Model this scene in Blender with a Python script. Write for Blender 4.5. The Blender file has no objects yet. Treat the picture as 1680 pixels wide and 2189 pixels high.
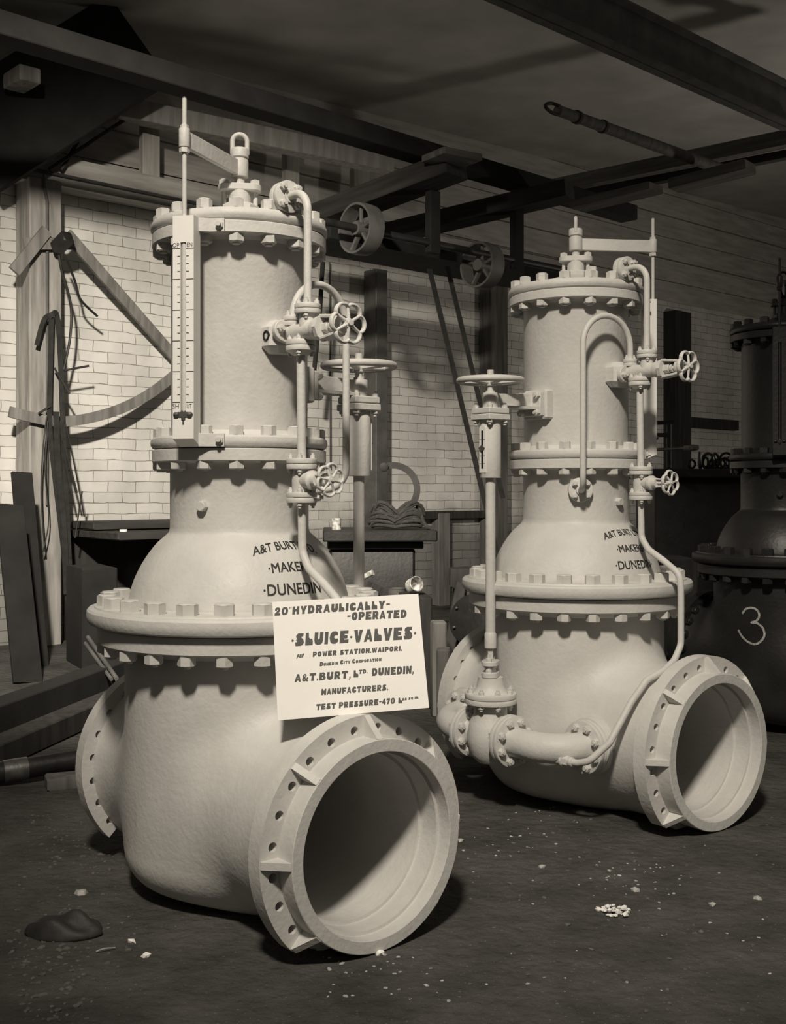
import bpy, bmesh, math, random
import numpy as np
from mathutils import Matrix, Vector
PI = math.pi
C = bpy.context.scene.collection
random.seed(7)

# ------------------------------------------------------------------ camera, world, lights, exposure
F = 2438.0                 # focal length in pixels of the 1680x2189 frame
CX, CY, H = 840.0, 1049.7, 1.262
cam = bpy.data.cameras.new('camera')
cam.sensor_fit = 'VERTICAL'; cam.sensor_height = 36.0
cam.lens = F / 2189 * 36.0
cam.shift_y = -(1094.5 - CY) / 2189
cam.clip_end = 200
cam_o = bpy.data.objects.new('camera', cam); C.objects.link(cam_o)
cam_o.location = (0, 0, H); cam_o.rotation_euler = (PI / 2, 0, 0)
bpy.context.scene.camera = cam_o
vs = bpy.context.scene.view_settings
vs.view_transform = 'Standard'; vs.look = 'None'; vs.exposure = 0.0; vs.gamma = 1.0; vs.use_curve_mapping = False

WARM = (1.0, 0.905, 0.765)
world = bpy.data.worlds.new('world'); bpy.context.scene.world = world
world.use_nodes = True
bg = world.node_tree.nodes['Background']
bg.inputs[0].default_value = (*WARM, 1); bg.inputs[1].default_value = 0.09

def spot(name, loc, aim, power, size, blend, radius):
    l = bpy.data.lights.new(name, 'SPOT')
    l.energy = power; l.color = WARM; l.spot_size = math.radians(size); l.spot_blend = blend; l.shadow_soft_size = radius
    o = bpy.data.objects.new(name, l); C.objects.link(o)
    o.location = loc
    o.rotation_euler = (Vector(aim) - Vector(loc)).to_track_quat('-Z', 'Y').to_euler()
    return o
spot('workshop_key_lamp', (-0.45, -1.3, 6.2), (0.34, 3.6, 1.45), 2250, 41, 1.0, 0.33)
spot('workshop_wall_lamp', (-1.3, 2.2, 4.2), (-1.72, 10.4, 0.45), 3400, 60, 1.0, 0.14)
def point_light(name, loc, power, radius):
    l = bpy.data.lights.new(name, 'POINT'); l.energy = power; l.color = WARM; l.shadow_soft_size = radius
    o = bpy.data.objects.new(name, l); C.objects.link(o); o.location = loc
point_light('rear_fill_light', (5.6, 10.4, 2.2), 90, 0.15)  # added fill light that lifts the dark back of the shop, no lamp known there

def at(u, v, y):
    return Vector(((u - CX) * y / F, y, H - (v - CY) * y / F))

# ------------------------------------------------------------------ materials
def mat(name, col, rough=0.6, bump=0.0, bscale=60, var=0.0, vscale=6, metal=0.0, spec=0.4):
    m = bpy.data.materials.new(name); m.use_nodes = True
    nt = m.node_tree; b = nt.nodes['Principled BSDF']
    if not hasattr(col, '__len__'): col = (col, col * 0.985, col * 0.95)
    b.inputs['Base Color'].default_value = (*col, 1); b.inputs['Roughness'].default_value = rough
    b.inputs['Metallic'].default_value = metal; b.inputs['Specular IOR Level'].default_value = spec
    tc = nt.nodes.new('ShaderNodeTexCoord')
    if var:
        n = nt.nodes.new('ShaderNodeTexNoise'); n.inputs['Scale'].default_value = vscale; n.inputs['Detail'].default_value = 6
        nt.links.new(tc.outputs['Object'], n.inputs['Vector'])
        r = nt.nodes.new('ShaderNodeValToRGB')
        r.color_ramp.elements[0].position = 0.3; r.color_ramp.elements[1].position = 0.7
        lo = [c * (1 - var) for c in col]; hi = [min(1, c * (1 + var)) for c in col]
        r.color_ramp.elements[0].color = (*lo, 1); r.color_ramp.elements[1].color = (*hi, 1)
        nt.links.new(n.outputs['Fac'], r.inputs['Fac']); nt.links.new(r.outputs['Color'], b.inputs['Base Color'])
    if bump:
        n = nt.nodes.new('ShaderNodeTexNoise'); n.inputs['Scale'].default_value = bscale; n.inputs['Detail'].default_value = 5
        nt.links.new(tc.outputs['Object'], n.inputs['Vector'])
        bp = nt.nodes.new('ShaderNodeBump'); bp.inputs['Strength'].default_value = bump; bp.inputs['Distance'].default_value = 0.004
        nt.links.new(n.outputs['Fac'], bp.inputs['Height']); nt.links.new(bp.outputs['Normal'], b.inputs['Normal'])
    return m

def wood(name, col, stretch=(1, 1, 9), var=0.35):
    m = bpy.data.materials.new(name); m.use_nodes = True
    nt = m.node_tree; b = nt.nodes['Principled BSDF']; b.inputs['Roughness'].default_value = 0.75
    b.inputs['Specular IOR Level'].default_value = 0.25
    tc = nt.nodes.new('ShaderNodeTexCoord'); mp = nt.nodes.new('ShaderNodeMapping')
    mp.inputs['Scale'].default_value = [12 / s for s in stretch]
    n = nt.nodes.new('ShaderNodeTexNoise'); n.inputs['Scale'].default_value = 1.5; n.inputs['Detail'].default_value = 8
    r = nt.nodes.new('ShaderNodeValToRGB')
    r.color_ramp.elements[0].position = 0.32; r.color_ramp.elements[1].position = 0.72
    r.color_ramp.elements[0].color = (col * (1 - var), col * (1 - var) * .97, col * (1 - var) * .92, 1)
    r.color_ramp.elements[1].color = (col * (1 + var), col * (1 + var) * .97, col * (1 + var) * .92, 1)
    nt.links.new(tc.outputs['Object'], mp.inputs['Vector']); nt.links.new(mp.outputs['Vector'], n.inputs['Vector'])
    nt.links.new(n.outputs['Fac'], r.inputs['Fac']); nt.links.new(r.outputs['Color'], b.inputs['Base Color'])
    bp = nt.nodes.new('ShaderNodeBump'); bp.inputs['Strength'].default_value = 0.35; bp.inputs['Distance'].default_value = 0.006
    nt.links.new(n.outputs['Fac'], bp.inputs['Height']); nt.links.new(bp.outputs['Normal'], b.inputs['Normal'])
    return m

def brick_mat():
    m = bpy.data.materials.new('whitewashed_brick'); m.use_nodes = True
    nt = m.node_tree; L = nt.links.new; N = nt.nodes.new
    b = nt.nodes['Principled BSDF']; b.inputs['Roughness'].default_value = 0.85; b.inputs['Specular IOR Level'].default_value = 0.2
    tc = N('ShaderNodeTexCoord'); sp = N('ShaderNodeSeparateXYZ'); cb = N('ShaderNodeCombineXYZ')
    L(tc.outputs['Object'], sp.inputs[0])
    wob = N('ShaderNodeTexNoise'); wob.inputs['Scale'].default_value = 4.5; wob.inputs['Detail'].default_value = 4
    L(tc.outputs['Object'], wob.inputs['Vector'])
    wm = N('ShaderNodeMath'); wm.operation = 'MULTIPLY_ADD'; wm.inputs[1].default_value = 0.034
    L(wob.outputs['Fac'], wm.inputs[0]); L(sp.outputs['Z'], wm.inputs[2])
    wx = N('ShaderNodeMath'); wx.operation = 'MULTIPLY_ADD'; wx.inputs[1].default_value = 0.05
    L(wob.outputs['Fac'], wx.inputs[0]); L(sp.outputs['X'], wx.inputs[2])
    L(wx.outputs[0], cb.inputs['X']); L(wm.outputs[0], cb.inputs['Y'])
    br = N('ShaderNodeTexBrick'); br.inputs['Scale'].default_value = 1.0
    br.inputs['Brick Width'].default_value = 0.275; br.inputs['Row Height'].default_value = 0.094
    br.inputs['Mortar Size'].default_value = 0.0035; br.inputs['Mortar Smooth'].default_value = 0.4
    br.inputs['Color1'].default_value = (.80, .79, .76, 1); br.inputs['Color2'].default_value = (.66, .65, .62, 1)
    br.inputs['Mortar'].default_value = (.24, .23, .21, 1); br.offset = 0.5
    L(cb.outputs[0], br.inputs['Vector'])
    # mortar partly filled by whitewash
    fill = N('ShaderNodeTexNoise'); fill.inputs['Scale'].default_value = 9; fill.inputs['Detail'].default_value = 5
    L(tc.outputs['Object'], fill.inputs['Vector'])
    fr = N('ShaderNodeValToRGB'); fr.color_ramp.elements[0].position = 0.38; fr.color_ramp.elements[1].position = 0.72
    L(fill.outputs['Fac'], fr.inputs['Fac'])
    mx = N('ShaderNodeMix'); mx.data_type = 'RGBA'; L(br.outputs['Color'], mx.inputs['A']); mx.inputs['B'].default_value = (.72, .71, .68, 1)
    mf = N('ShaderNodeMath'); mf.operation = 'MULTIPLY'; mf.inputs[1].default_value = 0.68; L(fr.outputs['Color'], mf.inputs[0])
    L(mf.outputs[0], mx.inputs['Factor'])
    # patchy soot and stains
    st = N('ShaderNodeTexNoise'); st.inputs['Scale'].default_value = 1.3; st.inputs['Detail'].default_value = 7
    mp = N('ShaderNodeMapping'); mp.inputs['Scale'].default_value = (1.6, 1, 0.7)
    L(tc.outputs['Object'], mp.inputs[0]); L(mp.outputs[0], st.inputs['Vector'])
    # whitewash is worn and dirty low down, with a ragged edge
    ed = N('ShaderNodeMath'); ed.operation = 'MULTIPLY_ADD'; ed.inputs[1].default_value = -1.1
    L(st.outputs['Fac'], ed.inputs[0]); L(sp.outputs['Z'], ed.inputs[2])
    er = N('ShaderNodeMapRange'); er.inputs['From Min'].default_value = -1.74; er.inputs['From Max'].default_value = -1.40
    er.inputs['To Min'].default_value = 0.35; er.inputs['To Max'].default_value = 1.0
    L(ed.outputs[0], er.inputs['Value'])
    sr = N('ShaderNodeMapRange'); sr.inputs['From Min'].default_value = 0.35; sr.inputs['From Max'].default_value = 0.6
    sr.inputs['To Min'].default_value = 0.78; sr.inputs['To Max'].default_value = 1.0
    L(st.outputs['Fac'], sr.inputs['Value'])
    ml = N('ShaderNodeMath'); ml.operation = 'MULTIPLY'; L(er.outputs[0], ml.inputs[0]); L(sr.outputs[0], ml.inputs[1])
    hs = N('ShaderNodeHueSaturation'); L(mx.outputs['Result'], hs.inputs['Color']); L(ml.outputs[0], hs.inputs['Value'])
    L(hs.outputs['Color'], b.inputs['Base Color'])
    bp = N('ShaderNodeBump'); bp.inputs['Strength'].default_value = 0.7; bp.inputs['Distance'].default_value = 0.012
    inv = N('ShaderNodeMath'); inv.operation = 'SUBTRACT'; inv.inputs[0].default_value = 1.0; L(br.outputs['Fac'], inv.inputs[1])
    ad = N('ShaderNodeMath'); ad.operation = 'MULTIPLY_ADD'; ad.inputs[1].default_value = 0.5
    L(fill.outputs['Fac'], ad.inputs[0]); L(inv.outputs[0], ad.inputs[2])
    L(ad.outputs[0], bp.inputs['Height']); L(bp.outputs['Normal'], b.inputs['Normal'])
    return m

def floor_mat():
    m = bpy.data.materials.new('packed_dirt'); m.use_nodes = True
    nt = m.node_tree; L = nt.links.new; N = nt.nodes.new
    b = nt.nodes['Principled BSDF']; b.inputs['Roughness'].default_value = 0.95; b.inputs['Specular IOR Level'].default_value = 0.15
    tc = N('ShaderNodeTexCoord')
    n1 = N('ShaderNodeTexNoise'); n1.inputs['Scale'].default_value = 3; n1.inputs['Detail'].default_value = 9; n1.inputs['Roughness'].default_value = 0.65
    L(tc.outputs['Object'], n1.inputs['Vector'])
    r = N('ShaderNodeValToRGB'); r.color_ramp.elements[0].position = 0.35; r.color_ramp.elements[1].position = 0.75
    r.color_ramp.elements[0].color = (.05, .049, .046, 1); r.color_ramp.elements[1].color = (.115, .112, .105, 1)
    L(n1.outputs['Fac'], r.inputs['Fac'])
    v = N('ShaderNodeTexNoise'); v.inputs['Scale'].default_value = 110; v.inputs['Detail'].default_value = 2
    L(tc.outputs['Object'], v.inputs['Vector'])
    vr = N('ShaderNodeMapRange'); vr.inputs['From Min'].default_value = 0.66; vr.inputs['From Max'].default_value = 0.76
    L(v.outputs['Fac'], vr.inputs['Value'])
    mx = N('ShaderNodeMix'); mx.data_type = 'RGBA'; mx.inputs['B'].default_value = (.20, .19, .17, 1)
    L(r.outputs['Color'], mx.inputs['A']); L(vr.outputs[0], mx.inputs['Factor'])
    L(mx.outputs['Result'], b.inputs['Base Color'])
    n2 = N('ShaderNodeTexNoise'); n2.inputs['Scale'].default_value = 22; n2.inputs['Detail'].default_value = 8
    L(tc.outputs['Object'], n2.inputs['Vector'])
    bp = N('ShaderNodeBump'); bp.inputs['Strength'].default_value = 0.8; bp.inputs['Distance'].default_value = 0.03
    L(n2.outputs['Fac'], bp.inputs['Height']); L(bp.outputs['Normal'], b.inputs['Normal'])
    return m

M = dict(
    paint=mat('light_grey_paint', 0.60, 0.5, 0.42, 55, 0.06, 9, spec=0.35),
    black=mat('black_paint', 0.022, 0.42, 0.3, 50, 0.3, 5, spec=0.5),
    board=mat('white_board', 0.80, 0.55, 0.08, 90, 0.03, 8),
    card=mat('white_card', 0.98, 0.7, 0.05, 120, 0.02, 14),
    ink=mat('ink', 0.12, 0.8),
    letter=mat('dark_lettering', 0.035, 0.7),
    slot=mat('slot_dark', 0.012, 0.8),
    steel=mat('bare_steel', 0.16, 0.4, 0.2, 80, 0.3, 20, metal=0.6),
    brick=brick_mat(), dirt=floor_mat(),
    post=wood('post_timber', 0.32), pale=wood('pale_timber', 0.5, var=0.25), timber=wood('old_timber', 0.15), lath=wood('pine_lath', 0.22),
    darkwood=wood('dark_timber', 0.04), xwood=wood('beam_timber', 0.42, (9, 1, 1), 0.25), near_black=mat('near_black_timber', 0.014, 0.9, 0.3, 30, 0.3, 6), darkx=wood('dark_beam_timber', 0.05, (9, 1, 1)),
    planks=wood('plank_wall', 0.5, (8, 1, 1), 0.2),
    iron=mat('dark_iron', 0.022, 0.5, 0.4, 40, 0.4, 8), irongrey=mat('grey_iron', 0.10, 0.55, 0.3, 40, 0.3, 6),
    leather=mat('leather', 0.028, 0.6, 0.3, 60, 0.3, 15), rope=mat('tarred_rope', 0.05, 0.8, 0.5, 200, 0.3, 40),
    tin=mat('splashed_tin', 0.45, 0.5, 0.2, 60, 0.7, 40), chalk=mat('chalk', 0.42, 0.9, 0.3, 300, 0.5, 120),
    stone=mat('pale_chip', 0.40, 0.9, 0.4, 80, 0.4, 30), dirtlump=mat('dirt_lump', 0.11, 0.95, 0.4, 60, 0.4, 30), roof=mat('sooty_roof', 0.5, 0.9, 0.2, 8, 0.15, 2),
)

# ------------------------------------------------------------------ mesh helpers
def frame(o, z, x=None):
    z = Vector(z).normalized(); o = Vector(o)
    if x is None: x = Vector((0, 0, 1)) if abs(z.z) < 0.9 else Vector((1, 0, 0))
    x = Vector(x); y = z.cross(x).normalized(); x = y.cross(z).normalized()
    m = Matrix.Identity(4)
    for i in range(3): m[i][0], m[i][1], m[i][2], m[i][3] = x[i], y[i], z[i], o[i]
    return m

def bend(pts, r, n=8):
    pts = [Vector(p) for p in pts]; out = [pts[0]]
    for i in range(1, len(pts) - 1):
        a, b, c = pts[i - 1], pts[i], pts[i + 1]
        d1 = (a - b); d2 = (c - b); l1, l2 = d1.length, d2.length; d1.normalize(); d2.normalize()
        ang = d1.angle(d2)
        if ang > 3.05: out.append(b); continue
        t = min(r / math.tan(ang / 2), l1 * (0.97 if i == 1 else 0.48), l2 * (0.97 if i == len(pts) - 2 else 0.48)); rr = t * math.tan(ang / 2)
        cdir = (d1 + d2).normalized(); cc = b + cdir * (rr / math.sin(ang / 2))
        p0 = b + d1 * t - cc; p1 = b + d2 * t - cc
        for k in range(n + 1):
            out.append(cc + p0.slerp(p1, k / n).normalized() * rr)
    out.append(pts[-1]); return out

def smooth_path(pts, n=8):
    pts = [Vector(p) for p in pts]; out = []
    for i in range(len(pts) - 1):
        p0 = pts[max(i - 1, 0)]; p1 = pts[i]; p2 = pts[i + 1]; p3 = pts[min(i + 2, len(pts) - 1)]
        for k in range(n):
            t = k / n
            out.append(0.5 * ((2 * p1) + (p2 - p0) * t + (2 * p0 - 5 * p1 + 4 * p2 - p3) * t * t + (3 * p1 - p0 - 3 * p2 + p3) * t ** 3))
    out.append(pts[-1]); return out

class G:
    def __init__(s): s.bm = bmesh.new()
    def ring(s, pts): return [s.bm.verts.new(p) for p in pts]
    def bridge(s, a, b, closed=True):
        n = len(a)
        for i in range(n if closed else n - 1):
            j = (i + 1) % n
            try: s.bm.faces.new((a[i], a[j], b[j], b[i]))
            except ValueError: pass
    def rev(s, prof, m=None, n=48, cap=True, close=False):
        m = m or Matrix.Identity(4); rings = []
        for r, h in prof:
            if r < 1e-6: rings.append([s.bm.verts.new(m @ Vector((0, 0, h)))])
            else: rings.append(s.ring([m @ Vector((r * math.cos(2 * PI * k / n), r * math.sin(2 * PI * k / n), h)) for k in range(n)]))
        if close: rings.append(rings[0])
        for a, b in zip(rings, rings[1:]):
            if len(a) == 1 and len(b) == 1: continue
            if len(a) == 1:
                for i in range(n): s.bm.faces.new((a[0], b[i], b[(i + 1) % n]))
            elif len(b) == 1:
                for i in range(n): s.bm.faces.new((a[i], a[(i + 1) % n], b[0]))
            else: s.bridge(a, b)
        if cap and not close:
            for e in (rings[0], rings[-1]):
                if len(e) > 2: s.bm.faces.new(e)
        return s
    def cyl(s, r, h0, h1, m=None, n=24, bev=0.0):
        p = [(r, h0), (r, h1)] if not bev else [(r - bev, h0), (r - bev * .3, h0 + bev * .3), (r, h0 + bev), (r, h1 - bev), (r - bev * .3, h1 - bev * .3), (r - bev, h1)]
        return s.rev(p, m, n)
    def prism(s, poly, h0, h1, m=None, bev=0.0):
        m = m or Matrix.Identity(4); cx = sum(p[0] for p in poly) / len(poly); cy = sum(p[1] for p in poly) / len(poly)
        def lay(h, ins):
            out = []
            for x, y in poly:
                d = math.hypot(x - cx, y - cy); k = (d - ins) / d if d else 1
                out.append(m @ Vector((cx + (x - cx) * k, cy + (y - cy) * k, h)))
            return s.ring(out)
        ls = [lay(h0, 0), lay(h1, 0)] if not bev else [lay(h0, bev), lay(h0 + bev, 0), lay(h1 - bev, 0), lay(h1, bev)]
        for a, b in zip(ls, ls[1:]): s.bridge(a, b)
        s.bm.faces.new(ls[0]); s.bm.faces.new(ls[-1]); return s
    def hexa(s, r, h0, h1, m=None, n=6, cham=True):
        m = m or Matrix.Identity(4)
        poly = [(r * math.cos(2 * PI * k / n), r * math.sin(2 * PI * k / n)) for k in range(n)]
        s.prism(poly, h0, h1 - (0.12 * r if cham else 0), m)
        if cham: s.rev([(r * .9, h1 - .12 * r), (r * .8, h1)], m, 18)
        return s
    def box(s, c, d, m=None, bev=0.0):
        m = m or Matrix.Identity(4)
        x, y, z = d[0] / 2, d[1] / 2, d[2] / 2
        mm = m @ Matrix.Translation(Vector(c))
        if bev:
            b = min(bev, x * .9, y * .9)
            poly = [(x - b, -y), (x, -y + b), (x, y - b), (x - b, y), (-x + b, y), (-x, y - b), (-x, -y + b), (-x + b, -y)]
            return s.prism(poly, -z, z, mm, min(bev, z * .8))
        return s.prism([(-x, -y), (x, -y), (x, y), (-x, y)], -z, z, mm)
    def tube(s, path, r, n=14, closed=False, rx=None, cap=True):
        path = [Vector(p) for p in path]; N = len(path); rings = []
        T = []
        for i in range(N):
            a = path[(i - 1) % N] if (closed or i > 0) else path[i]
            b = path[(i + 1) % N] if (closed or i < N - 1) else path[i]
            T.append((b - a).normalized())
        up = Vector((0, 0, 1)) if abs(T[0].z) < .9 else Vector((1, 0, 0))
        u = (up - T[0] * up.dot(T[0])).normalized()
        for i in range(N):
            if i: u = (u - T[i] * u.dot(T[i])).normalized()
            w = T[i].cross(u)
            ri = r[i] if hasattr(r, '__len__') else r
            rings.append(s.ring([path[i] + u * math.cos(2 * PI * k / n) * ri + w * math.sin(2 * PI * k / n) * (rx or ri) for k in range(n)]))
        for a, b in zip(rings, rings[1:]): s.bridge(a, b)
        if closed: s.bridge(rings[-1], rings[0])
        elif cap: s.bm.faces.new(rings[0]); s.bm.faces.new(rings[-1])
        return s
    def bar(s, p, q, w, h, up=(0, 0, 1), bev=0.0):
        p, q = Vector(p), Vector(q); m = frame((p + q) / 2, q - p, up)   # local x = 'up' direction
        return s.box((0, 0, 0), (h, w, (q - p).length), m, bev)
    def strip(s, path, nrm, w, t):
        """flat band along a path; nrm = the direction its face looks, w wide, t thick"""
        path = [Vector(p) for p in path]; rings = []
        for i, p in enumerate(path):
            T = (path[min(i + 1, len(path) - 1)] - path[max(i - 1, 0)]).normalized()
            nn = Vector(nrm); nn = (nn - T * nn.dot(T)).normalized(); b = T.cross(nn)
            rings.append(s.ring([p + b * w / 2 + nn * t / 2, p + b * w / 2 - nn * t / 2, p - b * w / 2 - nn * t / 2, p - b * w / 2 + nn * t / 2]))
        for a, b in zip(rings, rings[1:]): s.bridge(a, b)
        s.bm.faces.new(rings[0]); s.bm.faces.new(rings[-1]); return s
    def mesh(s, name, mt, angle=35, mir=1):
        if mir < 0:
            for v in s.bm.verts: v.co.y *= -1
        bmesh.ops.recalc_face_normals(s.bm, faces=s.bm.faces)
        me = bpy.data.meshes.new(name); s.bm.to_mesh(me); s.bm.free()
        me.materials.append(mt)
        me.shade_smooth(); me.set_sharp_from_angle(angle=math.radians(angle))
        return me
    def obj(s, name, mt, parent=None, angle=35, mir=1):
        return link(name, s.mesh(name, mt, angle, mir), parent)

def link(name, me, parent=None, m=None):
    o = bpy.data.objects.new(name, me); C.objects.link(o)
    if parent: o.parent = parent
    if m is not None: o.matrix_local = m
    return o
def tag(o, label=None, cat=None, group=None, kind=None):
    if label: o['label'] = label
    if cat: o['category'] = cat
    if group: o['group'] = group
    if kind: o['kind'] = kind
    return o
def empty(name, loc=(0, 0, 0), rz=0):
    o = bpy.data.objects.new(name, None); C.objects.link(o); o.location = loc; o.rotation_euler = (0, 0, rz)
    o.empty_display_size = 0.1; return o

# text as flat mesh data: (verts 2D list, faces) normalised so the ink box is 0..1 x 0..1
_tc = {}
def text_geo(txt, bold=0.0, shear=0.0, heavy=0.0):
    key = (txt, bold, shear, heavy)
    if key in _tc: return _tc[key]
    cu = bpy.data.curves.new('t', 'FONT'); cu.body = txt; cu.size = 1; cu.offset = bold; cu.shear = shear; cu.resolution_u = 3
    o = bpy.data.objects.new('t', cu); C.objects.link(o)
    dg = bpy.context.evaluated_depsgraph_get(); dg.update()
    me = bpy.data.meshes.new_from_object(o.evaluated_get(dg))
    V = [(v.co.x, v.co.y) for v in me.vertices]; Fc = [tuple(p.vertices) for p in me.polygons]
    bpy.data.objects.remove(o); bpy.data.curves.remove(cu); bpy.data.meshes.remove(me)
    x0 = min(v[0] for v in V); x1 = max(v[0] for v in V); y1 = max(v[1] for v in V)
    # cap height of the built-in font is used as the unit height so that a line keeps its baseline at 0
    caps = 0.70 + bold
    V = [((v[0] - x0) / (x1 - x0), (v[1] + bold) / (caps + bold)) for v in V]
    if heavy:      # a heavier stroke: the same letters laid over each other a little apart
        V0, F0 = V, Fc; V, Fc = [], []; asp = caps / (x1 - x0)
        for dx, dy in ((-1, -1), (1, -1), (1, 1), (-1, 1)):
            b = len(V); V += [(x + dx * heavy * asp, y + dy * heavy) for x, y in V0]; Fc += [tuple(i + b for i in f) for f in F0]
    _tc[key] = (V, Fc, (x1 - x0)); return _tc[key]
def text_obj(name, txt, fn, mt, parent, bold=0.0, shear=0.0, heavy=0.0):
    V, Fc, _ = text_geo(txt, bold, shear, heavy)
    me = bpy.data.meshes.new(name); me.from_pydata([fn(x, y) for x, y in V], [], Fc); me.materials.append(mt)
    return link(name, me, parent)

# ------------------------------------------------------------------ the setting
TH = math.atan(0.9); WD = Vector((math.cos(TH), math.sin(TH), 0)); WN = Vector((math.sin(TH), -math.cos(TH), 0)); WO = Vector((0, 12.2, 0))
def wl(s_, off, z): return WO + WD * s_ + WN * off + Vector((0, 0, z))
def wp(u, v, off=0.0):
    k = (u - CX) / F; y = (WO.dot(WN) + off) / (k * WN.x + WN.y); return at(u, v, y)
def ws(u, v, off=0.0):
    p = wp(u, v, off); return (p - WO).dot(WD), p.z
WM = Matrix.Translation(WO) @ Matrix.Rotation(TH, 4, 'Z')     # local x along the wall, -y out of it, z up
def wbox(name, mt, s0, s1, o0, o1, z0, z1, parent=None, bev=0.008):
    me = G().box((0, 0, 0), (s1 - s0, o1 - o0, z1 - z0), None, bev).mesh(name, mt)
    o = link(name, me, parent); o.matrix_world = WM @ Matrix.Translation(((s0 + s1) / 2, -(o0 + o1) / 2, (z0 + z1) / 2)); return o

fl = tag(G().box((0, 9, -0.05), (44, 44, 0.1)).obj('floor', M['dirt']), kind='structure')
BT = 3.85
wall = tag(wbox('wall_left', M['brick'], -10, 16, -0.3, 0, 0, BT, bev=0), kind='structure')
# plank wall above the brick: boards as one surface
gb = G(); z = BT
up = G()
for k in range(9):
    up.box((3, 0.11 + 0.012 * (k % 2), BT + 0.01 + 0.145 + k * 0.3), (26, 0.06, 0.285), None, 0.006)
uo = up.obj('wall_upper', M['planks']); uo.matrix_world = WM; tag(uo, kind='structure')
# sooty roof over the back part of the shop; in front of it the roof lights are open
rg = G(); rg.box((0, 0, 0), (40, 20, 0.12)); ro = rg.obj('ceiling', M['roof'])
ro.location = (2, 17.2, 5.55); ro.rotation_euler = (math.radians(2.5), 0, 0); tag(ro, kind='structure')

# ------------------------------------------------------------------ sluice valve: cast body from a smooth implicit surface
ZB = 0.352
def sdf(P):
    x, y, z = P[..., 0], P[..., 1], P[..., 2]
    r = np.hypot(x, y); rad = 0.12
    qa = r - 0.3628 + rad; qb = 0.10 - z + rad - 0.02
    d1 = np.minimum(np.maximum(qa, qb), 0) + np.hypot(np.maximum(qa, 0), np.maximum(qb, 0)) - rad
    R = np.where(x > 0, 0.292 + 0.024 * np.clip((x - .48) / .14, 0, 1) ** 2, 0.288 + 0.012 * np.clip((-x - .38) / .08, 0, 1) ** 2)
    d2 = np.hypot(y, z - np.where(x > 0, ZB, ZB + .03)) - R
    k = 0.11; h = np.clip(.5 + .5 * (d2 - d1) / k, 0, 1)
    d = d2 * (1 - h) + d1 * h - k * h * (1 - h)
    d = np.maximum(np.maximum(d, z - .855), np.maximum(x - .63, -x - .47))
    b1 = np.maximum(np.hypot(y, z - ZB) - .262, .0 - x - .28); b2 = np.maximum(np.hypot(y, z - ZB - .03) - .25, x + .32)
    return np.maximum(d, -np.minimum(b1, b2))
def net(step=0.0115):
    lo = np.array([-.50, -.40, .06]); hi = np.array([.66, .40, .88]); n = np.ceil((hi - lo) / step).astype(int)
    ax = [lo[i] + step * np.arange(n[i] + 1) for i in range(3)]
    Gd = np.stack(np.meshgrid(*ax, indexing='ij'), -1); S = sdf(Gd); I = S < 0
    cnt = np.zeros(tuple(n), int); acc = np.zeros((*n, 3)); nc = np.zeros(tuple(n))
    sl = lambda a, o: a[o[0]:o[0] + n[0], o[1]:o[1] + n[1], o[2]:o[2] + n[2]]
    for d in range(3):
        for a in (0, 1):
            for b in (0, 1):
                o = [0, 0, 0]; e = [i for i in range(3) if i != d]; o[e[0]] = a; o[e[1]] = b
                p = list(o); p[d] = 1
                s0, s1 = sl(S, o), sl(S, p); c = (s0 < 0) != (s1 < 0)
                t = np.where(c, s0 / np.where(c, s0 - s1, 1), 0)[..., None]
                acc += np.where(c[..., None], sl(Gd, o) * (1 - t) + sl(Gd, p) * t, 0); nc += c
    idx = -np.ones(tuple(n), int); act = nc > 0; V = acc[act] / nc[act][:, None]; idx[act] = np.arange(len(V))
    for _ in range(3):
        e = 1e-4; g = np.stack([(sdf(V + e * np.eye(3)[i]) - sdf(V - e * np.eye(3)[i])) / (2 * e) for i in range(3)], -1)
        g2 = np.maximum((g ** 2).sum(-1, keepdims=True), .3); st = sdf(V)[:, None] * g / g2
        V = V - np.clip(st, -.006, .006)
    Fq = []
    for d in range(3):
        e = [i for i in range(3) if i != d]
        a = [slice(1, n[i]) for i in range(3)]; a[d] = slice(0, n[d]); b = list(a); b[d] = slice(1, n[d] + 1)
        c = I[tuple(a)] != I[tuple(b)]; flip = I[tuple(b)]
        ii = np.argwhere(c); base = ii.copy(); base[:, e[0]] += 1; base[:, e[1]] += 1
        def q(da, db):
            w = base.copy(); w[:, e[0]] -= da; w[:, e[1]] -= db; return idx[w[:, 0], w[:, 1], w[:, 2]]
        Fq.append(np.stack([q(0, 0), q(1, 0), q(1, 1), q(0, 1)], -1))
    Fq = np.concatenate(Fq); return V, Fq[(Fq >= 0).all(1)]
_V, _F = net()
def body_mesh(mt):
    bm = bmesh.new(); vs_ = [bm.verts.new(v) for v in _V]
    for f in _F:
        try: bm.faces.new([vs_[i] for i in f])
        except ValueError: pass
    bmesh.ops.recalc_face_normals(bm, faces=bm.faces)
    me = bpy.data.meshes.new('valve_body'); bm.to_mesh(me); bm.free(); me.materials.append(mt)
    me.shade_smooth(); me.set_sharp_from_angle(angle=math.radians(60)); return me

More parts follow.
